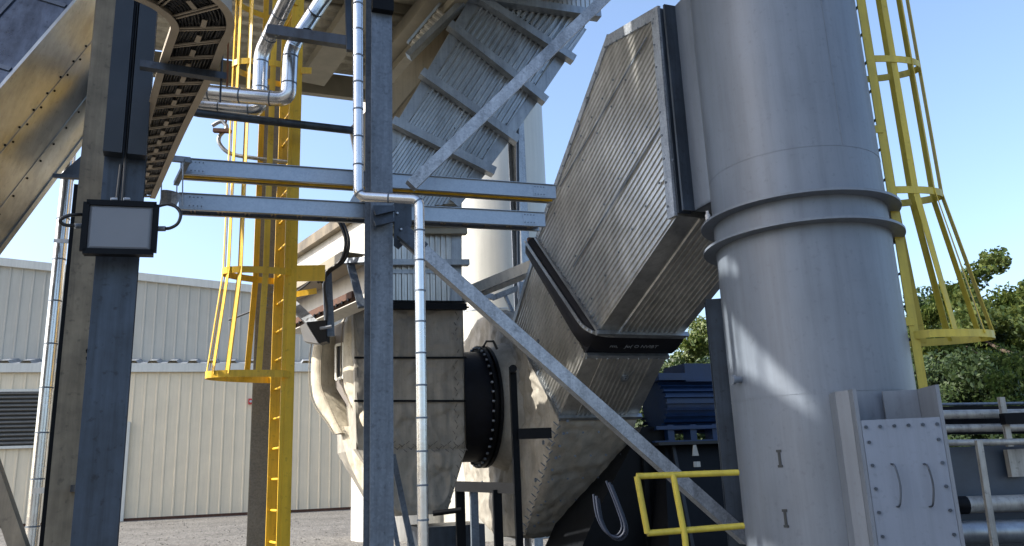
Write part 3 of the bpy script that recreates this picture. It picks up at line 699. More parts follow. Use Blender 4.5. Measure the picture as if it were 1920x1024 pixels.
# sunlit left cheek of the fan housing
nC = V((-.62, -.78, 0)).normalized(); cp = iq(700, 600, -.05); kC = cp.dot(nC)
def onc(x, y, o=0): return plane(x, y, nC, kC+o)
ch = thing('fan_housing', zv(onc(640, 900), 0), 'pale sunlit blanket wrapped fan housing with a small dark inspection door', 'fan housing')
oA = [onc(*q) for q in ((596, 628), (591, 645), (586, 677), (586, 724), (592, 753), (604, 775), (619, 794), (632, 815))]
iA = [onc(*q) for q in ((616, 628), (612, 645), (608, 677), (608, 724), (617, 747), (626, 768), (638, 794), (648, 812))]
oB = [onc(*q) for q in ((654, 596), (648, 618), (645, 677), (647, 724), (658, 750), (668, 771), (684, 800))]
iB = [onc(*q) for q in ((700, 590), (698, 618), (697, 677), (698, 724), (702, 750), (706, 771), (712, 800))]
def band(t, A_, B_, n_, h_, seed):
    A_, B_ = smooth(A_, 5), smooth(B_, 5); K_ = 12
    vs = []
    for i in range(len(A_)):
        for j in range(K_+1):
            f = j/K_; bul = math.sin(math.pi*f)**.6 if 0 < f < 1 else 0
            nz_ = .85+.22*noise.noise(V((i*.35+seed, f*2, seed))); p_ = lerp(A_[i], B_[i], f)+n_*(h_*bul*nz_)
            if j in (0, K_): p_ = lerp(A_[i], B_[i], f)-n_*.45
            vs.append(p_)
    m_ = K_+1
    t.add(vs, [(i*m_+j, i*m_+j+1, (i+1)*m_+j+1, (i+1)*m_+j) for i in range(len(A_)-1) for j in range(K_)], True)
back_ = [onc(x, y, -.3) for x, y in ((598, 628), (655, 596), (700, 590), (704, 800), (648, 815), (632, 812), (606, 770), (594, 724))]
t = MB(); t.prism(back_, -nC*1.0); t.build('casing', mat('shade darkened casing', (.05, .042, .034), .8, 0, .1, 3, .1, 10), ch)  # casing colour darkened to paint in the shade of the recess
t = MB(); t.prism([onc(x, y, -.12) for x, y in ((628, 612), (656, 600), (700, 592), (704, 800), (668, 788), (630, 727))], -nC*.15); t.build('panel', mat('grey tan plate', (.20, .18, .165), .6, .1, .1, 3), ch)
t = MB(); band(t, oA, iA, nC, .10, 1); band(t, oB, iB, nC, .16, 5)
Clo = [onc(x, y, -.02) for x, y in ((636, 800), (712, 797), (712, 965), (672, 905), (652, 862))]
t.puff(Clo, nC, .05, .04, 11); t.prism([p-nC*.01 for p in Clo], -nC*1.0)
t.build('blanket_cover', M['blanket_lit'], ch)
t = MB()
for path in (oA, iA, oB):
    pp_ = smooth(path, 3)
    for i in range(len(pp_)-1): t.bar(pp_[i]+nC*.055+V((0, 0, .02)), pp_[i+1]+nC*.055, .012, .008, nC)
t.build('seam_cord', mat('seam cord', (.22, .19, .14), .8), ch)
DQ = [onc(634, 648, -.11), onc(648, 645, -.11), onc(648, 708, -.11), onc(634, 712, -.11)]
t = MB(); t.prism(DQ, nC*.03)
dr = t.build('inspection_door', M['black'], ch)
t = MB()
for i in range(4): t.bar(DQ[i]+nC*.03, DQ[(i+1) % 4]+nC*.03, .04, .02, nC)
t.build('door_frame', M['trim'], dr)
t = MB(); t.bar(iq(664, 575, -.10), iq(872, 577, -.10), .09, .1, SN); t.bar(iq(664, 566, -.03), iq(868, 568, -.03), .03, .08, SN); t.bar(iq(664, 574, -.12), iq(878, 577, -.12), .02, .04, SN); t.build('top_flange', M['black'], fan1)
# vertical ribbed duct over it
QV = QI+.05
def vq(x, y, o=0): return atq(x, y, QV+o)
vd = thing('ribbed_duct', vq(800, 570), 'upright ribbed aluminium duct standing on the blanket wrapped inlet box', 'duct')
t = MB(); Vp = [vq(672, 350), vq(846, 350), vq(846, 566), vq(672, 566)]; t.corr(Vp, SN, Z, .085, .022); t.build('ribbed_front', M['clad'], vd)
t = MB(); t.prism([vq(846, 350), vq(866, 350), vq(866, 566), vq(846, 566)], D2*1.5); t.prism([vq(672, 350, .02), vq(846, 350, .02), vq(846, 566, .02), vq(672, 566, .02)], D2*1.4); t.build('casing', M['cladb'], vd)
t = MB(); t.bar(vq(664, 436), vq(872, 436), .10, .12, SN); t.bar(vq(664, 428), vq(862, 428), .03, .17, SN)
t.build('flange_bar', bmt, vd)
t = MB(); t.bar(vq(664, 495), vq(876, 495), .085, .13, SN); t.bar(vq(664, 510), vq(848, 510), .06, .03, SN); t.build('stiffener_bar', M['cladb'], vd)

# ---- slanted ribbed duct
QD = QI-.1
def dq(x, y, o=0): return atq(x, y, QD+o)
sdx = thing('ribbed_duct', dq(800, 400), 'slanted ribbed aluminium duct with cross stiffeners, rising behind the upper brace', 'duct')
Lf = [(640, 410), (740, 236), (793, 146), (845, 57), (882, -6), (905, -45)]; Rt = [(862, 380), (912, 322), (957, 262), (1010, 188), (1062, 112), (1100, 55)]
ribd = dq(1000, 200)-dq(845, 420); ribd = dq(968, 200)-dq(790, 465)
t = MB()
for i in range(5):
    a0, a1, b0, b1 = [dq(*q) for q in (Lf[i], Lf[i+1], Rt[i], Rt[i+1])]
    t.corr([lerp(a0, b0, .10), lerp(b0, a0, .10), lerp(b1, a1, .10), lerp(a1, b1, .10)], SN, dq(945, 150)-dq(800, 375), .095, .036)
t.build('ribbed_front', M['cool'], sdx)
t = MB(); allp = [dq(*q, .02) for q in Lf]+[dq(*q, .02) for q in reversed(Rt)]; t.prism([dq(640, 410, .015), dq(862, 380, .015)]+[dq(*q, .015) for q in Rt[1:]]+[dq(*q, .015) for q in reversed(Lf[1:])], D2*1.5+D1*-.0); t.build('casing', M['deck'], sdx)
t = MB()
for E in (Lf, Rt):
    for i in range(5):
        a0, a1 = dq(*E[i]), dq(*E[i+1]); O = Rt if E is Lf else Lf
        a0_, a1_ = lerp(a0, dq(*O[i]), .05), lerp(a1, dq(*O[i+1]), .05); t.bar(a0_, a1_, (dq(*Rt[i])-dq(*Lf[i])).length*.098, .012, SN)
t.build('edge_flashing', M['cladb'], sdx)
for i in range(1, 5):
    l_, r_ = dq(*Lf[i]), dq(*Rt[i]); d = (r_-l_).normalized(); t = MB()
    t.channel(l_-d*.06+SN*.17, r_+d*.1+SN*.17, SN, .13, .15, .01); t.build('stiffener', M['cladb'], sdx)
t = MB()
for i in range(5):
    for f in (.12, .5, .88):
        for g_ in (.2, .5, .8):
            p_ = lerp(lerp(dq(*Lf[i]), dq(*Lf[i+1]), g_), lerp(dq(*Rt[i]), dq(*Rt[i+1]), g_), f); t.rivets([p_+SN*.022], SN, .014, .008)
t.build('rivets', M['galvd'], sdx)
# top fan-out section
t = MB(); t.corr([dq(945, 8), dq(1100, 36), dq(1092, 62), dq(1065, 102)], SN, dq(1100, 40)-dq(1040, 120), .095, .03); t.build('top_panel', M['clad'], sdx)
hp = thing('duct_hopper', dq(1000, 20), 'ribbed transition box at the very top above the slanted duct', 'duct')
t = MB(); t.channel(dq(872, 0)+SN*.2, dq(1118, 36)+SN*.2, SN, .13, .18, .01); t.build('flange_bar', M['cladb'], hp)
t = MB(); t.corr([dq(880, -10, -.05), dq(880, -120, -.05), dq(1122, -120, -.05), dq(1112, 24, -.05)], SN, Z, .085, .02); t.prism([dq(880, -10, 0), dq(880, -120, 0), dq(1122, -120, 0), dq(1112, 24, 0)], D2*1.6); t.build('casing', M['clad'], hp)
# smooth tan duct band behind the slanted one and the silver hood
tb = thing('smooth_duct', at(735, 340, 12.6), 'smooth tan metal chute running up behind the slanted ribbed duct', 'duct')
t = MB(); E = [at(x, y, 12.1) for x, y in ((655, 240), (738, 156), (771, 117), (847, 39), (905, -35), (960, -35), (800, 250), (690, 420))]; t.prism(E, V((-.1, .5, .1))); t.build('side', mat('tan duct sheet', (.36, .31, .23), .5, .5, .15, 1, .05, 5, streak=.2), tb)
t = MB(); t.bar(at(700, 262, 12.05), at(905, 10, 12.05), .03, .02, SN); t.bar(at(720, 290, 12.05), at(900, 50, 12.05), .05, .03, SN); t.build('seam', M['brown'], tb)
hd = thing('silver_hood', at(770, 110, 11.8), 'shiny white ribbed hood piece along the top of the slanted duct', 'hood')
hp_ = [at(768, 84, 11.9), at(862, -30, 11.9), at(925, -30, 11.75), at(782, 104, 11.75)]
hn = (hp_[1]-hp_[0]).cross(hp_[3]-hp_[0]).normalized(); hn = hn if hn.y < 0 else -hn
t = MB(); t.corr(hp_, hn, hp_[3]-hp_[0]+Z*.1, .11, .02); t.build('panel', M['white'], hd)
t = MB(); t.bar(at(768, 112, 11.65), at(912, -30, 11.65), .10, .15, V((-.2, -1, 0))); t.bar(at(764, 82, 11.8), at(860, -34, 11.8), .04, .08, SN); t.build('lip', M['cladb'], hd)

# ================================================================== CENTRIFUGAL FAN (right) AND OUTLET DUCTS
K = 4.2; W = 1.16
def kk(x, y, o=0): return atk(x, y, K+o)
fan2 = thing('centrifugal_fan', zv(kk(1020, 1010), 0), 'large fan scroll wrapped in tan insulation blankets beneath the rubber joint', 'fan')
Sd = [kk(872, 640), kk(895, 600), kk(925, 584), kk(962, 602), kk(1050, 784), kk(985, 1004), kk(930, 1006), kk(892, 965), kk(872, 900)]
t = MB(); t.puff(Sd, -D1, .08, .05, 21, (.8, .7))
for i in range(len(Sd)):
    A_, B_ = Sd[i], Sd[(i+1) % len(Sd)]; nrm = (B_-A_).cross(D1).normalized(); cent = sum(Sd, V())/len(Sd)
    if nrm.dot((A_+B_)/2-cent) < 0: nrm = -nrm
    t.puff([A_, B_, B_+D1*W, A_+D1*W], nrm, .05, .045, 30+i, (.75, .6), (B_-A_).normalized())
t.prism([p+D1*.12 for p in Sd], D1*(W-.2)); t.build('blanket_cover', M['blanket'], fan2)
t = MB()
e_a, e_b = kk(1050, 790), kk(985, 1000)
for i in range(30):
    p_ = lerp(e_a, e_b, i/29)-D1*.03-D2*.03; t.bar(p_, p_+D1*.06*(-1)**i+Z*.05, .012, .012, -D2)
    if i % 3 == 0: t.rivets([p_+D1*.12], -D2, .02, .02)
t.build('stitches', M['galvd'], fan2)
# pins on the blankets
t = MB()
for i in range(5):
    for j in range(5):
        p_ = lerp(lerp(e_a, e_b, (i+.5)/5), lerp(e_a+D1*W, e_b+D1*W, (i+.5)/5), (j+.5)/5)-D2*.09; t.rivets([p_], -D2, .014, .012)
for x, y in ((905, 905), (1010, 700), (1020, 830), (955, 760), (1005, 900), (1010, 640), (940, 850)): t.rivets([kk(x, y, -.1)], -D1, .03, .02)
t.build('pins', M['galvd'], fan2)
# round expansion drum between box and fan
dc = atk(893, 762, 3.75); dr_ = thing('expansion_joint', dc, 'round black expansion joint with bolted rim between the two blanket wrapped housings', 'expansion joint')
RR = (atk(893, 655, 3.75)-dc).length
t = MB(); t.tube([dc-D1*.55, dc], RR*.95, 48); t.build('sleeve', M['rubber'], dr_)
t = MB(); t.tube([dc+D1*.002, dc+D1*.05], RR*1.06, 48); t.tube([dc+D1*.09, dc+D1*.14], RR*1.06, 48); t.tube([dc+D1*.05, dc+D1*.09], RR*1.0, 48); t.build('rim', M['black'], dr_)
t = MB()
for i in range(40):
    a_ = 2*math.pi*i/40; p_ = dc+(D2*math.cos(a_)+Z*math.sin(a_))*RR*1.02-D1*.03; t.tube([p_, p_+D1*.035], .02, 6)
t.build('bolts', M['galv'], dr_)
t = MB(); t.tube([dc+D1*.14, dc+D1*.3, dc+D1*.5], [RR*.98, RR*1.05, RR*1.15], 48); t.build('neck', M['blanket'], dr_)
# black frame in front of fan
fm = thing('steel_stand', zv(atk(968, 1010, 3.6), 0), 'black painted stand of flat bars in front of the big fan', 'frame')
t = MB(); ga, gb = vline(966, 850, 10.2, .0, at(962, 688, 10.2).z); t.bar(ga, gb, .085, .05, SN); t.build('post', M['black'], fm)
t = MB(); p_ = at(962, 692, 10.1); t.tube([p_-V((0, .05, 0)), p_+V((0, .08, 0))], .05, 12); t.build('eyelet', M['black'], fm)
t = MB(); t.bar(at(972, 814, 10.15), at(1034, 812, 10.15), .13, .05, SN); t.build('cross_bar', M['black'], fm)
t = MB(); t.bar(at(858, 912, 10.9), at(970, 916, 10.2), .13, .05, SN); t.build('cross_bar', M['black'], fm)
t = MB(); ga, gb = vline(932, 960, 10.4, 0, at(932, 918, 10.4).z); t.bar(ga, gb, .11, .05, SN); t.build('post', M['black'], fm)
t = MB(); ga, gb = vline(888, 960, 10.8, 0, at(888, 906, 10.8).z); t.bar(ga, gb, .10, .06, SN); t.build('post', M['galvd'], fm)
t = MB(); ga, gb = vline(862, 960, 11.0, 0, at(862, 912, 11.0).z); t.bar(ga, gb, .12, .06, SN); t.build('post', M['black'], fm)
t = MB(); t.tube([at(812, 963, 10.9), at(865, 956, 10.9)], .035, 8); t.build('drain_pipe', M['black'], fm)
t = MB(); t.box(zv(at(835, 1005, 11.6), .55), D1*.45, D2*.4, Z*.35); tag(t.build('bearing_housing', M['galvb']), 'grey machine housing low down under the inlet box', 'machine housing')
t = MB(); t.tube([at(905, 652, 10.9), at(912, 640, 10.9), at(925, 640, 10.9), at(932, 655, 10.9)], .018, 6); tag(t.build('lifting_cable', M['black']), 'short black lifting loop over the round expansion joint', 'cable')

# ---- lower outlet duct
n_b = lambda A_, B_: ((B_-A_).cross(D1)).normalized()
lo = thing('ribbed_duct', kk(1050, 782), 'short ribbed outlet duct between the fan and the rubber joint', 'duct')
Lp = [kk(1002, 486), kk(1098, 664), kk(1050, 780), kk(964, 610)]
rdl = Lp[2]-Lp[1]
t = MB(); t.corr(Lp, -D1, rdl, .075, .016); t.build('ribbed_side', M['clad'], lo)
nB = n_b(Lp[1], Lp[2]); nB = nB if nB.y < 0 else -nB
t = MB(); i0, i1 = .2, .87; t.corr([Lp[1]+D1*W*i0+nB*.006, Lp[1]+D1*W*i1+nB*.006, Lp[2]+D1*W*i1+nB*.006, Lp[2]+D1*W*i0+nB*.006], nB, rdl, .065, .018); t.build('ribbed_front', M['clad'], lo)
t = MB(); t.prism([p+D1*.003 for p in Lp], D1*(W-.003)); t.build('casing', M['clad'], lo)
t = MB(); t.bar(Lp[2]-D1*.03, Lp[2]+D1*(W+.04), .05, .06, nB); t.bar(Lp[3], Lp[2]-D2*.03, .05, .04, -D1); t.bar(Lp[1]+nB*.0, Lp[1]+D1*W, .05, .05, nB); t.bar(Lp[0], Lp[3], .09, .03, -D1); t.build('flange', M['cladb'], lo)
t = MB(); rr = []
for f in along(V(), V((1, 0, 0)), 9): rr.append(lerp(Lp[1], Lp[0], f.x)-D1*.025+(Lp[2]-Lp[1])*.04); rr.append(Lp[1]+D1*W*f.x+nB*.05+(Lp[2]-Lp[1])*.02)
t.rivets(rr, (-D1+nB*.3).normalized(), .014, .01)
cpl = lerp(Lp[1], Lp[2], .35)+D1*W*.58+nB*.02; t.tube([cpl, cpl+nB*.02], .06, 16); t.tube([cpl+nB*.02, cpl+nB*.04], .025, 10); t.build('fasteners', M['cladb'], lo)

# ---- upper outlet duct
hi = thing('ribbed_duct', kk(1122, 622), 'large angular ribbed duct climbing from the rubber joint to the grey stack', 'duct')
U1, U2, U3, U4, U5 = kk(1141, 72), kk(1237, 15), kk(1270, 405), kk(1124, 620), kk(1008, 446)
rdu = U3-U4
t = MB(); t.corr([U1, U2, U3, U4, U5], -D1, rdu, .075, .015); t.build('ribbed_side', M['clad'], hi)
nU = n_b(U4, U3); nU = nU if nU.z < 0 else -nU
i0, i1 = .19, .9; Ws = W*1.0
t = MB(); t.corr([U4+D1*Ws*i0+nU*.006, U4+D1*Ws*i1+nU*.006, U3+D1*Ws*i1+nU*.006, U3+D1*Ws*i0+nU*.006], nU, rdu, .07, .02); t.build('ribbed_underside', M['clad'], hi)
t = MB(); t.prism([p+D1*.004 for p in (U1, U2, U3, U4, U5)], D1*(Ws-.004)); t.build('casing', M['clad'], hi)
t = MB(); t.bar(U5+(U1-U5)*.0+D2*-.04, U1-D2*.05, .10, .03, -D1); t.bar(U1-Z*.04, U2-Z*.05, .13, .034, -D1); t.bar(U2+D2*.06, U3+D2*.06, .14, .038, -D1); t.build('corner_flashing', M['galv'], hi)
t = MB(); t.bar(U5, U4-D2*.02, .035, .05, -D1); t.bar(U4-D1*.05, U4+D1*(Ws+.05), .04, .06, nU); t.build('flange', M['cladb'], hi)
t = MB(); rr = []
for i in range(9): rr.append(lerp(U2, U3, (i+.5)/9)+D2*.1-D1*.035)
for i in range(7): rr.append(lerp(U1, U2, (i+.5)/7)-Z*.11-D1*.03)
for i in range(9): rr.append(lerp(U5, U1, (i+.5)/9)-D2*.1-D1*.03)
for i in range(18): rr.append(lerp(U5, U4, (i+.5)/18)-D1*.025+Z*.06)
for a_, b_ in (((1200, 100), (1040, 400)), ((1240, 190), (1080, 480)), ((1262, 300), (1110, 560)), ((1150, 150), (1030, 360))):
    for i in range(7): rr.append(kk(a_[0]+(b_[0]-a_[0])*i/6, a_[1]+(b_[1]-a_[1])*i/6, -.025))
t.rivets(rr, -D1, .014, .010); t.build('rivets', M['galvd'], hi)
t = MB()
for a_, b_ in (((1213, 70), (1050, 350)), ((1246, 225), (1075, 500))): t.bar(kk(*a_, -.024), kk(*b_, -.024), .02, .006, -D1)
t.build('lap_seam', M['galvd'], hi)
# ---- rubber joint
ej = thing('rubber_joint', kk(1100, 640), 'black rubber expansion joint bent around the duct corner, with clamping bars', 'expansion joint')
J0, J1 = kk(1004, 452), kk(1120, 624); G0, G1 = kk(1001, 484), kk(1098, 662)
def ring(oA, oB, f, grow):   # path around front edge and underside at fraction f between upper and lower duct
    a0, a1 = lerp(J0, G0, f), lerp(J1, G1, f)
    C_ = a1-D1*grow-D2*grow*.8
    s_ = a0-D1*grow-(a1-a0).normalized()*.06
    e_ = a1-D2*grow*.8+D1*(W+.04)
    return [s_, lerp(s_, C_, .4)]+bend(s_, C_, e_, .34, 8)+[e_]
t = MB(); rows = [ring(0, 0, f, gq) for f, gq in ((-.12, .02), (.08, .09), (.45, .13), (.85, .12), (1.0, .04))]
m_ = len(rows[0]); vs = [p for r_ in rows for p in r_]
t.add(vs, [(i*m_+j, i*m_+j+1, (i+1)*m_+j+1, (i+1)*m_+j) for i in range(len(rows)-1) for j in range(m_-1)], True)
t.prism([lerp(J0, G0, .03), lerp(J1, G1, .03), lerp(J1, G1, .97), lerp(J0, G0, .97)], D1*W); t.build('membrane', M['rubber'], ej)
axj = (G1-J1).normalized()
t = MB()
for f, ww in ((.22, .05),): t.strip([p+V((0, 0, 0)) for p in [q_+(-D1-D2)*.012 for q_ in ring(0, 0, f, .125)]], axj, ww, .01)
t.build('clamp_bar', M['cladb'], ej)
t = MB()
for f in (.22,):
    pts = smooth([q_+(-D1-D2)*.02 for q_ in ring(0, 0, f, .125)], 2)
    for p_ in pts[::2]: t.rivets([p_], (-D1-D2).normalized(), .015, .012)
t.build('bolts', M['galv'], ej)
# hand-written chalk line on the membrane
cur = bpy.data.curves.new('chalk_writing', 'FONT'); cur.body = 'rm,    Jo( O NVIBT'; cur.size = .085; cur.extrude = .0015; cur.resolution_u = 2
tx0 = bpy.data.objects.new('tmp', cur); COL.objects.link(tx0)
bpy.context.view_layer.update(); me = bpy.data.meshes.new_from_object(tx0.evaluated_get(bpy.context.evaluated_depsgraph_get())); bpy.data.objects.remove(tx0)
me.materials.clear(); me.materials.append(M['ink']); tx = bpy.data.objects.new('chalk_writing', me); COL.objects.link(tx); tx.parent = ej
yd = J1-G1; yd = (yd-D1*yd.dot(D1)).normalized(); zd = D1.cross(yd)
Mx = Matrix((D1, yd, zd)).transposed().to_4x4()
Mx.translation = lerp(J1, G1, .80)-D2*.142+D1*.22-wloc(ej); tx.matrix_local = Mx

# ================================================================== STACK
s0 = at(1520, 600, 7.15); SCX, SCY = s0.x, s0.y; SR = .765
sk = thing('exhaust_stack', V((SCX, SCY, 0)), 'tall round blue grey exhaust stack with two flange rings', 'stack')
S = lambda z: V((SCX, SCY, z))
def zfront(px, py): 
    # height where the line of sight meets the stack's front
    return at(px, py, SCY-SR*.9).z
t = MB(); t.tube([S(0), S(9.5)], SR, 128, False); t.build('shell', M['stack'], sk)
zf1, zf2 = zfront(1500, 372), zfront(1500, 424)
for z in (zf1, zf2):
    t = MB(); t.tube([S(z), S(z+.022)], SR+.115, 128); t.build('flange_ring', M['stack'], sk)
t = MB()
for z in (zfront(1450, 283), zfront(1500, 738)): t.tube([S(z), S(z+.008)], SR+.0025, 128)
def onst(px, py, off=0):
    d = ray(px, py).normalized(); o = CAM; dx, dy = o.x-SCX, o.y-SCY; r_ = SR+off
    A_ = d.x**2+d.y**2; B_ = 2*(dx*d.x+dy*d.y); C_ = dx*dx+dy*dy-r_*r_; disc = max(0, B_*B_-4*A_*C_); return o+d*((-B_-math.sqrt(disc))/(2*A_))
def snorm(p): return V((p.x-SCX, p.y-SCY, 0)).normalized()
p_ = onst(1570, 200); t.bar(zv(p_, zfront(1575, 275)), zv(p_, 9.5), .012, .003, snorm(p_))
t.build('weld_seam', M['stack'], sk)
t = MB(); p_ = onst(1389, 712); n_ = snorm(p_); t.tube([p_-n_*.02, p_+n_*.06], .03, 12); t.tube([p_+n_*.06, p_+n_*.085], .042, 8); t.build('pipe_stub', M['stack'], sk)
t = MB()
for x_, y_ in ((1462, 860), (1473, 972)):
    p_ = onst(x_, y_); n_ = snorm(p_); h_ = Z.cross(n_)
    t.bar(p_-Z*.055, p_+Z*.055, .022, .006, n_); t.bar(p_-Z*.06-h_*.022, p_-Z*.06+h_*.022, .02, .007, n_); t.bar(p_+Z*.06-h_*.022, p_+Z*.06+h_*.022, .02, .007, n_)
t.build('lug_mark', M['mark'], sk)
t = MB(); p_ = onst(1325, 385, .06); p_ = S(zf1+.023)+V((p_.x-SCX, p_.y-SCY, 0)); t.tube([p_, p_+Z*.09, p_+Z*.1, p_+Z*.125], [.025, .025, .014, .014], 12); tag(t.build('spray_can', M['can']), 'small white can standing on the upper flange ring of the stack', 'can')
# nozzle between the duct end and the stack
nz = thing('stack_nozzle', zv(U3, U3.z), 'dark steel inlet nozzle with flange joining the ribbed duct to the stack', 'nozzle')
t = MB()
Tn, Bn = U2.z-.02, U3.z+.02
for k_ in (0, 1): t.bar(zv(U3, Bn)-D2*(.02+k_*.09)+D1*.06, zv(U3, Tn)-D2*(.02+k_*.09)+D1*.06, .14, .03, -D2)
t.build('flange', M['galvb'], nz)
t = MB(); tgt = V((SCX, SCY, 0)); q1 = zv(U3, 0)-D2*.12+D1*.12
# side wall runs to the stack tangent
def nzwall(a_, b_): 
    t.prism([zv(a_, Bn), zv(a_, Tn), zv(b_, Tn), zv(b_, Bn)], D1*.02)
nzwall(q1, q1-D2*.9); nzwall(q1+D1*(Ws-.2), q1+D1*(Ws-.2)-D2*.3)
t.prism([zv(q1, Bn), zv(q1+D1*(Ws-.2), Bn), zv(q1+D1*(Ws-.2)-D2*.3, Bn), zv(q1-D2*.9, Bn)], Z*.02)
t.prism([zv(q1, Bn+.03), zv(q1+D1*(Ws-.2), Bn+.03), zv(q1+D1*(Ws-.2), Tn), zv(q1, Tn)], -D2*.02)
t.build('casing', M['stack'], nz)

# ---- box with access door at the foot of the stack
bf = V((-.12, -.993, 0)).normalized(); bfr = V((-bf.y, bf.x, 0))
pb = at(1700, 900, 6.0); kb = pb.dot(bf)
def onb(x, y, o=0): return plane(x, y, bf, kb+o)
ab = thing('access_box', zv(onb(1700, 1000), 0), 'boxy grey access hatch housing on the right foot of the stack', 'access hatch')
zt_ = onb(1690, 785).z; zt2 = onb(1740, 722).z
xl = onb(1614, 787); xr = onb(1762, 781); Lx = zv(xl, 0); Rx = zv(xr, 0)
t = MB(); t.prism([zv(Lx, 0), zv(Rx, 0), zv(Rx, zt_), zv(Lx, zt_)], -bf*.02); dp = t.build('door_panel', mat('pale blue grey paint', (.155, .19, .25), .42, .05, .08, 1.4, streak=.15), ab)
t = MB(); rr = []
for i in range(6): rr.append(lerp(zv(Lx, zt_-.05), zv(Rx, zt_-.05), .05+.9*i/5))
for i in range(14): rr.append(zv(Lx, zt_-.16-i*.165)+bfr*.035); rr.append(zv(Rx, zt_-.16-i*.165)-bfr*.035)
t.rivets(rr, bf, .013, .012); t.build('bolts', M['galvb'], dp)
for x_ in (1677, 1738):
    h0, h1 = onb(x_-6, 870, 0), onb(x_+5, 950, 0)
    t = MB(); pts = [h0, h0+bf*.045+bfr*.01-Z*.02, lerp(h0, h1, .5)+bf*.055+bfr*.025, h1+bf*.045+bfr*.01+Z*.02, h1]
    t.tube(smooth(pts, 4), .007, 8); t.build('handle', M['galvb'], dp)
t = MB()
e = (V((SCX, SCY, 0))-Lx); lw = e.normalized(); 
back = -bf*.40
t.prism([zv(Lx, 0)-bfr*.03, zv(Lx, 0)-bfr*.003, zv(Lx, 0)-bfr*.003+back, zv(Lx, 0)-bfr*.03+back], Z*zt2)
t.prism([zv(Lx, 0)-bfr*.032-bf*.10, zv(Lx, 0)-bfr*.11-bf*.18, zv(Lx, 0)-bfr*.11-bf*.36, zv(Lx, 0)-bfr*.032-bf*.36], Z*(zt2-.002))
t.build('side_wall', M['stack'], ab)
t = MB(); t.prism([zv(Rx, 0)+bfr*.003, zv(Rx, 0)+bfr*.03, zv(Rx, 0)+bfr*.03+back*1.3, zv(Rx, 0)+bfr*.003+back*1.3], Z*zt2)
t.prism([zv(Rx, zt_-.0)-bfr*.0+back*.9, zv(Rx, zt_)-bfr*.26+back*.9, zv(Rx, zt2-.003)-bfr*.26+back*.9, zv(Rx, zt2-.003)+back*.9], -bf*.02)
t.build('side_wall', M['stack'], ab)

# ================================================================== RIGHT LADDER
base = zv(at(1690, 500, 6.95), 0); rd2 = V((-.03, 1, 0)).normalized(); nd2 = V((1, .03, 0)).normalized()
hz = [at(1700, y, 6.9).z for y in (628, 352, 103, -120)]
zlow = at(1700, 715, 6.9).z
L2, _ = ladder(base, rd2, nd2, .42, at(1742, 722, 6.9).z-.6, 9, [(hz[0], 1), (hz[1], 0), (hz[2], 0), (hz[3], 0)], .60, .84, hz[1], 'olive yellow caged ladder standing on the right side of the stack', (3, 6, 9, 12, 15, 17), (hz[0]-.02, .30, 'galvd'), .06, hz[0]-.1, mat_='yellowd')
for y in (243, 605):
    p_ = zv(base, at(1660, y, 6.95).z); t = MB(); t.bar(p_+nd2*.02-rd2*.01, p_-nd2*.22-rd2*.01, .075, .012, -rd2); t.build('bracket', M['yellowd'], L2)
    t = MB(); t.tube([p_-nd2*.2-rd2*.04, p_-nd2*.2], .022, 8); t.build('bolt', M['galvb'], L2)

# ================================================================== MOTOR, BASE, RAIL
mb0 = at(1278, 800, 11.6)
mo = thing('electric_motor', mb0, 'blue electric motor with cooling fins behind the ribbed outlet duct', 'motor')
mc = at(1278, 760, 11.9); ml = D1
t = MB(); r_ = .36; t.tube([mc-ml*.45, mc+ml*.7], r_, 32)
for i in range(28):
    a_ = 2*math.pi*i/28; n_ = D2*math.cos(a_)+Z*math.sin(a_); t.bar(mc+n_*(r_-.01)-ml*.5, mc+n_*(r_-.01)+ml*.7, .012, .06, n_)
t.build('finned_body', M['blue'], mo)
t = MB(); t.box(mc+Z*.44+ml*.15-D2*.05, ml*.26, D2*.3, Z*.13); t.build('terminal_box', M['blue'], mo)
t = MB(); t.box(mc+Z*.38-ml*.25, ml*.3, D2*.36, Z*.05); t.build('top_cover', M['blue'], mo)
t = MB()
for i in range(4): c_ = mc-Z*.42+ml*(-.45+i*.36)-D2*.3; t.box(c_, ml*.05, D2*.1, Z*.12)
t.bar(mc-Z*.34-D2*.38-ml*.7, mc-Z*.34-D2*.38+ml*.9, .05, .06, -D2); t.bar(mc-Z*.54-D2*.38-ml*.75, mc-Z*.54-D2*.38+ml*.95, .05, .08, -D2); t.build('feet', M['blue'], mo)
pd = thing('motor_pedestal', zv(mc, 0), 'black steel pedestal beneath the blue motor', 'pedestal')
zt_p = mc.z-.58
t = MB(); c0 = zv(mc, 0)-D2*.45
t.prism([c0-ml*1.0-D2*.55, c0+ml*1.25-D2*.55, zv(c0+ml*1.0, zt_p), zv(c0-ml*.6, zt_p)], D2*1.2); t.build('body', M['black'], pd)
t = MB(); t.box(zv(c0+ml*.2, zt_p+.02)+D2*.4, ml*1.0, D2*.6, Z*.02)
for f in (-.62, .35, .95): t.prism([c0+ml*f-D2*.60, c0+ml*(f+.05)-D2*.60, zv(c0+ml*(f*.85+.05), zt_p)-D2*.05, zv(c0+ml*f*.85, zt_p)-D2*.05], -D2*.02)
t.build('ribs', mat('worn black steel', (.007, .008, .010), .5, 0, .3, 6), pd)
t = MB(); q_ = at(1303, 846, 10.9); t.prism([q_-D1*.05-Z*.06, q_+D1*.05-Z*.06, q_+D1*.02+Z*.08, q_-D1*.02+Z*.08], -D2*.01); t.build('warning_label', M['dull'], pd)
t = MB(); t.box(q_-Z*.17-D2*.02, D1*.05, D2*.005, Z*.035); t.build('plate_label', M['dull'], pd)
lp = [at(x, y, 9.6) for x, y in ((1142, 905), (1160, 950), (1172, 990), (1160, 1008), (1140, 1000), (1124, 970), (1118, 930))]
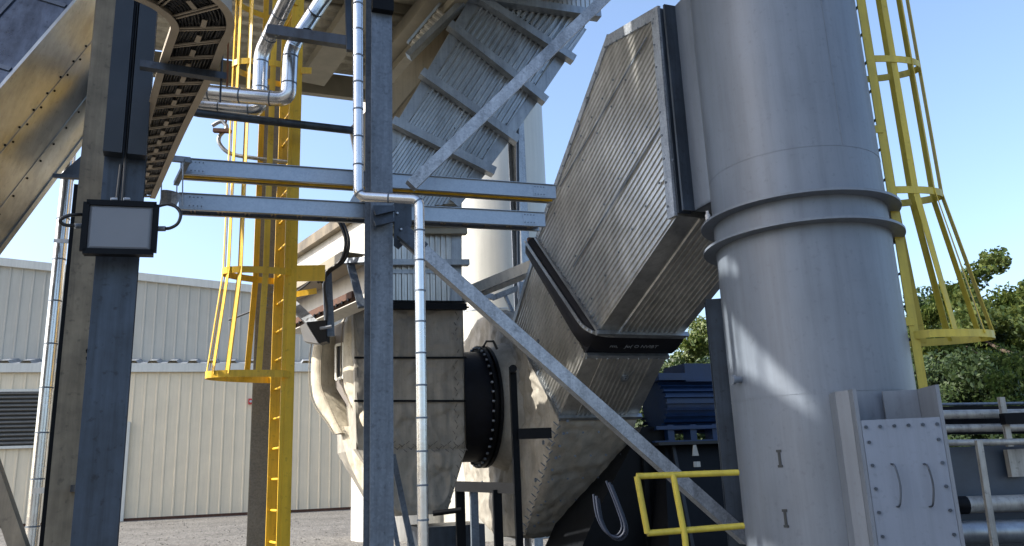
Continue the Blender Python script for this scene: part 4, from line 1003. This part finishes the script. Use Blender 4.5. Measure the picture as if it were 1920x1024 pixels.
t = MB(); t.tube(smooth(lp, 4), .016, 8); t.tube(smooth([p+V((.03, .05, -.03)) for p in lp], 4), .014, 8); t.tube(smooth([p+V((-.03, .03, .02)) for p in lp], 4), .012, 8); tag(t.build('hanging_cables', mat('blue grey cable', (.018, .026, .05), .55)), 'loop of bluish cables hanging beside the black pedestal', 'cables')
# dark machine behind, lower centre
t = MB(); c0 = at(1200, 900, 11.3); q_s = c0.dot(D2); t.prism([atq(x, y, q_s) for x, y in ((1085, 1040), (1120, 960), (1180, 845), (1205, 800), (1255, 800), (1275, 1040))], D2*1.2); t.prism([atq(x, y, q_s-.06) for x, y in ((1215, 1040), (1205, 830), (1212, 830), (1226, 1040))], D2*.05); tag(t.build('fan_skid', M['black']), 'black steel skid between the fan scroll and the motor pedestal', 'skid')
t = MB(); t.bar(zv(at(700, 1012, 10), .3), zv(at(1250, 1012, 10), .3), .25, .3, SN); tag(t.build('skid_beam', M['black']), 'black base beam along the bottom under both fan housings', 'beam')
# yellow railing
YR = 6.3
rl = thing('guard_rail', at(1280, 1020, YR), 'yellow tubular guard rail panel in front of the black pedestal', 'guard rail')
tr_, br_ = [at(1194, 893, YR), at(1384, 886, YR+.15)], [at(1214, 1000, YR), at(1394, 986, YR+.15)]
t = MB(); t.tube(tr_, .024, 12); t.build('top_rail', M['yellowd'], rl)
t = MB(); t.tube(br_, .024, 12); t.build('mid_rail', M['yellowd'], rl)
t = MB(); t.tube([tr_[0], br_[0]], .024, 12); t.build('post', M['yellowd'], rl)
t = MB(); x_ = at(1262, 890, YR+.04); t.tube([x_, at(1284, 1006, YR+.04), zv(at(1290, 1040, YR+.04), .1)], .024, 12); t.build('post', M['yellowd'], rl)

# ================================================================== LIGHT DUCT BEHIND THE LADDER, BRACKETS
wz = at(692, 388, 9.3).z; w1 = atz(692, 388, wz); w0 = atz(540, 488, wz); wd = (w0-w1).normalized(); wn = V((-wd.y, wd.x, 0)); wn = wn if wn.x < 0 else -wn
kw = w1.dot(wn)
def onw(x, y, o=0): return plane(x, y, wn, kw+o)
wb = thing('insulated_duct', zv(w1, onw(660, 560).z), 'whitish box duct with tan edge trim left of the middle column', 'duct')
zb_ = onw(680, 560).z
t = MB(); t.prism([zv(w1, zb_), zv(w0, zb_), zv(w0, wz), zv(w1, wz)], -wn*.3); t.build('casing', M['white'], wb)
t = MB(); t.bar(zv(w1, wz), zv(w0, wz)+wd*.1, .14, .10, wn); t.build('edge_trim', M['brown'], wb)
zm_ = onw(660, 505).z
t = MB(); t.channel(zv(w1, zm_)+wn*.35, zv(w0, zm_)+wn*.35+wd*.6, wn, .14, .3); t.build('support_channel', mat('tan channel steel', (.28, .25, .19), .6, .2), wb)
t = MB(); t.bar(zv(w1, zb_)+wn*.1, zv(w0, zb_)+wn*.1, .08, .12, wn); t.build('bottom_flange', M['rust'], wb)
t = MB()
for i in range(16): p_ = lerp(zv(w1, zb_-.05), zv(w0, zb_-.05), (i+.5)/16)+wn*.2; t.rivets([p_], wn, .02, .03)
t.build('bolts', M['black'], wb)
t = MB(); b0 = at(612, 508, 8.6); t.bar(b0, at(618, 632, 8.6), .10, .05, SN); t.bar(at(655, 490, 8.5), at(678, 578, 8.3), .08, .04, SN); t.bar(at(650, 492, 8.5), at(690, 490, 8.3), .06, .05, SN)
tag(t.build('hanger_bracket', M['galvd']), 'grey hanger bracket dropping from the tan channel to the small floodlight', 'bracket')
t = MB(); t.bar(at(548, 572, 9.3), at(600, 622, 8.8), .11, .05, SN); tag(t.build('strut', M['galv']), 'short grey strut slanting down to the small white floodlight', 'strut')
sl = thing('floodlight', at(600, 640, 8.5), 'small floodlight with white lens hanging left of the fan housing', 'floodlight')
t = MB(); t.prism([at(574, 604, 8.5), at(612, 600, 8.5), at(612, 640, 8.5), at(598, 644, 8.5)], V((0, .16, 0))); t.build('housing', M['black'], sl)
t = MB(); t.prism([at(562, 612, 8.5), at(573, 605, 8.5), at(597, 644, 8.5), at(570, 640, 8.5)], V((0, .15, 0))); t.build('lens', M['can'], sl)
t = MB(); t.tube([at(600, 616, 8.42), at(622, 612, 8.42)], .018, 8); t.build('bolt', M['galv'], sl)
t = MB(); 
for o_ in (0, 6): t.tube(smooth([at(600+o_, 402, 8.3), at(628+o_, 408, 8.3), at(643+o_, 432, 8.3), at(648+o_, 460, 8.3), at(638+o_, 490, 8.35), at(612+o_, 510, 8.4), at(596+o_, 530, 8.45)], 5), .017, 8)
t.tube(smooth([at(612, 510, 8.4), at(608, 540, 8.4), at(613, 575, 8.45), at(612, 600, 8.45)], 5), .016, 8)
tag(t.build('drop_cables', M['cable']), 'black cables drooping from the lower straight tray beside the middle column', 'cables')
t = MB(); t.tube(smooth([at(600, 510, 8.7), at(560, 545, 8.9), at(500, 572, 9.2), at(430, 600, 9.6)], 4), .012, 6)
tag(t.build('thin_cable', M['cable']), 'thin black cable strung from the hanger bracket behind the yellow ladder', 'cable')

# ================================================================== RIGHT EDGE MACHINERY
rk = thing('pipe_rack', zv(at(1850, 1000, 9), 0), 'rack of pale horizontal pipes and rails right of the access hatch', 'pipe rack')
for y, r_, mm, Yd in ((776, .05, 'dull', 9.2), (802, .045, 'dull', 9.2), (829, .035, 'dull', 9.0), (757, .018, 'galvd', 9.6)):
    t = MB(); p0, p1 = at(1740, y+2, Yd), at(2080, y-3, Yd); t.tube([p0, p1], r_, 14); t.build('pipe', M[mm], rk)
t = MB(); t.bar(at(1740, 789, 9.5), at(2080, 786, 9.5), .32, .05, V((0, -1, 0))); t.build('back_panel', M['black'], rk)
for x_ in (1878, 1990):
    a, b = vline(x_+6, 800, 9.05, 0, at(x_, 745, 9.05).z); t = MB(); t.bar(zv(a, at(x_, 838, 9.05).z), b, .06, .05, V((0, -1, 0))); t.build('post', M['dull'], rk)
t = MB(); t.box(at(1900, 785, 8.95), V((.12, 0, 0)), V((0, .05, 0)), Z*.06); t.build('valve', M['black'], rk)
tk2 = thing('process_skid', zv(at(1850, 1000, 9.6), 0), 'blue grey machine casing under the rack of pale pipes', 'machine')
t = MB(); z1_ = at(1850, 836, 9.4).z; p0 = at(1740, 900, 9.4); p1 = at(2080, 900, 9.4); t.prism([zv(p0, 0), zv(p1, 0), zv(p1, z1_), zv(p0, z1_)], V((0, 1, 0))); t.build('casing', mat('slate blue paint', (.05, .07, .10), .4, .1, .3, 2), tk2)
t = MB(); t.tube([at(1770, 948, 9.1), at(2080, 938, 9.1)], .09, 18); t.build('silver_pipe', M['dull'], tk2)
t = MB(); t.tube([at(1775, 948, 9.05), at(1812, 947, 9.05)], .095, 14); t.build('pipe_end', M['black'], tk2)
t = MB(); t.box(at(1906, 868, 9.3), V((.1, 0, 0)), V((0, .04, 0)), Z*.15); t.build('small_panel', M['dull'], tk2)
t = MB(); t.tube([at(1760, 1000, 9.0), at(2080, 992, 9.0)], .12, 16); t.build('lower_pipe', M['cladb'], tk2)
t = MB(); t.bar(at(1832, 826, 8.7), at(1868, 1060, 8.7), .06, .05, V((0, -1, 0))); tag(t.build('leaning_strut', M['dull']), 'pale strut leaning across the blue grey machine casing at right', 'strut')

# ================================================================== TREES
def leafmesh(n, rx, rz, seed, size, mname):
    rnd = random.Random(seed); cl = []
    for i in range(46):
        while True:
            p_ = V((rnd.uniform(-1, 1), rnd.uniform(-1, 1), rnd.uniform(-1, 1)))
            if .25 < p_.length < 1: break
        cl.append((V((p_.x*rx, p_.y*rx, p_.z*rz)), rnd.uniform(.12, .27)*rx))
    t = MB(); per = n//len(cl)
    for c_, r_ in cl:
        for j in range(per):
            d_ = V((rnd.gauss(0, 1), rnd.gauss(0, 1), rnd.gauss(0, .75))).normalized()*r_*rnd.random()**.4
            p_ = c_+d_; s_ = size*rnd.uniform(.6, 1.3)
            u_ = V((rnd.gauss(0, 1), rnd.gauss(0, 1), rnd.gauss(0, 1))).normalized(); v_ = u_.orthogonal().normalized()
            t.add([p_-u_*s_, p_-v_*s_*.5, p_+u_*s_, p_+v_*s_*.5], [(0, 1, 2, 3)])
    o = t.build('crown', M[mname], None, V((0, 0, 0))); me = o.data; bpy.data.objects.remove(o)
    return me
crownA = leafmesh(26000, 3.6, 4.2, 1, .11, 'leaf'); crownB = leafmesh(30000, 3.9, 3.8, 2, .115, 'leafd'); crownC = leafmesh(24000, 2.9, 4.6, 3, .11, 'leaf')
def trunkmesh():
    t = MB(); t.tube([V((0, 0, 0)), V((.1, 0, 2)), V((-.1, .1, 5)), V((0, 0, 8))], [.32, .25, .18, .06], 10)
    for k_ in range(7):
        a_ = k_*2.4; z_ = 2.5+k_*.7; t.tube([V((0, 0, z_)), V((math.cos(a_)*1.2, math.sin(a_)*1.2, z_+1)), V((math.cos(a_)*2.3, math.sin(a_)*2.3, z_+2.3))], [.12, .08, .03], 6)
    o = t.build('trunk', M['bark'], None, V((0, 0, 0))); me = o.data; bpy.data.objects.remove(o); return me
trunk = trunkmesh()
TL = [  # px of the top, py of the top, Y, crown, scale, label
    (1800, 512, 34, crownA, 1.0, 'leafy tree rising behind the lower end of the right ladder cage'),
    (1902, 480, 30, crownC, 1.0, 'tallest tree at the right edge above the pipe rack'),
    (1725, 545, 42, crownB, 1.1, 'leafy tree closest to the right side of the stack'),
    (1856, 560, 40, crownB, 1.05, 'darker tree between the two tallest trees at right'),
    (1820, 590, 33, crownB, .9, 'dense dark tree low behind the bottom hoop of the right ladder'),
    (1960, 520, 38, crownA, 1.1, 'tree half cut by the right edge of the picture'),
    (1275, 612, 38, crownA, 1.0, 'tree seen in the gap above the blue motor'),
    (1330, 600, 44, crownC, 1.05, 'tree seen just left of the dark column beside the stack'),
]
for px, py, Y, cm, sc_, lab in TL:
    top = at(px, py, Y); h = top.z; tr_ = thing('broadleaf_tree', V((top.x, top.y, 0)), lab, 'tree', 'trees behind the plant')
    cz = h-4.2*sc_
    c_ = bpy.data.objects.new('crown', cm); COL.objects.link(c_); c_.parent = tr_; c_.location = (0, 0, cz); c_.scale = (sc_, sc_, sc_); c_.rotation_euler = (0, 0, random.uniform(0, 6))
    k_ = bpy.data.objects.new('trunk', trunk); COL.objects.link(k_); k_.parent = tr_; k_.location = (0, 0, 0); k_.scale = (1.2, 1.2, max(.6, (cz+1)/8))
# understorey
UL = [(1700, 690, 30), (1760, 680, 29), (1820, 685, 28), (1890, 675, 28), (1955, 680, 29), (1260, 690, 34), (1320, 690, 34)]
for i, (px, py, Y) in enumerate(UL):
    top = at(px, py, Y); s_ = .85; lab = ['low shrub beside the stack at right', 'low shrub under the right ladder cage', 'low shrub behind the left part of the pipe rack', 'low shrub behind the valve on the pipe rack', 'low shrub at the far right edge', 'low shrub behind the left end of the motor', 'low shrub behind the right end of the motor'][i]
    tr_ = thing('shrub', V((top.x, top.y, 0)), lab, 'shrub', 'shrubs under the trees')
    c_ = bpy.data.objects.new('foliage', crownB); COL.objects.link(c_); c_.parent = tr_; c_.location = (0, 0, max(1.5, top.z-3.8*s_)); c_.scale = (s_, s_, s_); c_.rotation_euler = (0, 0, i)
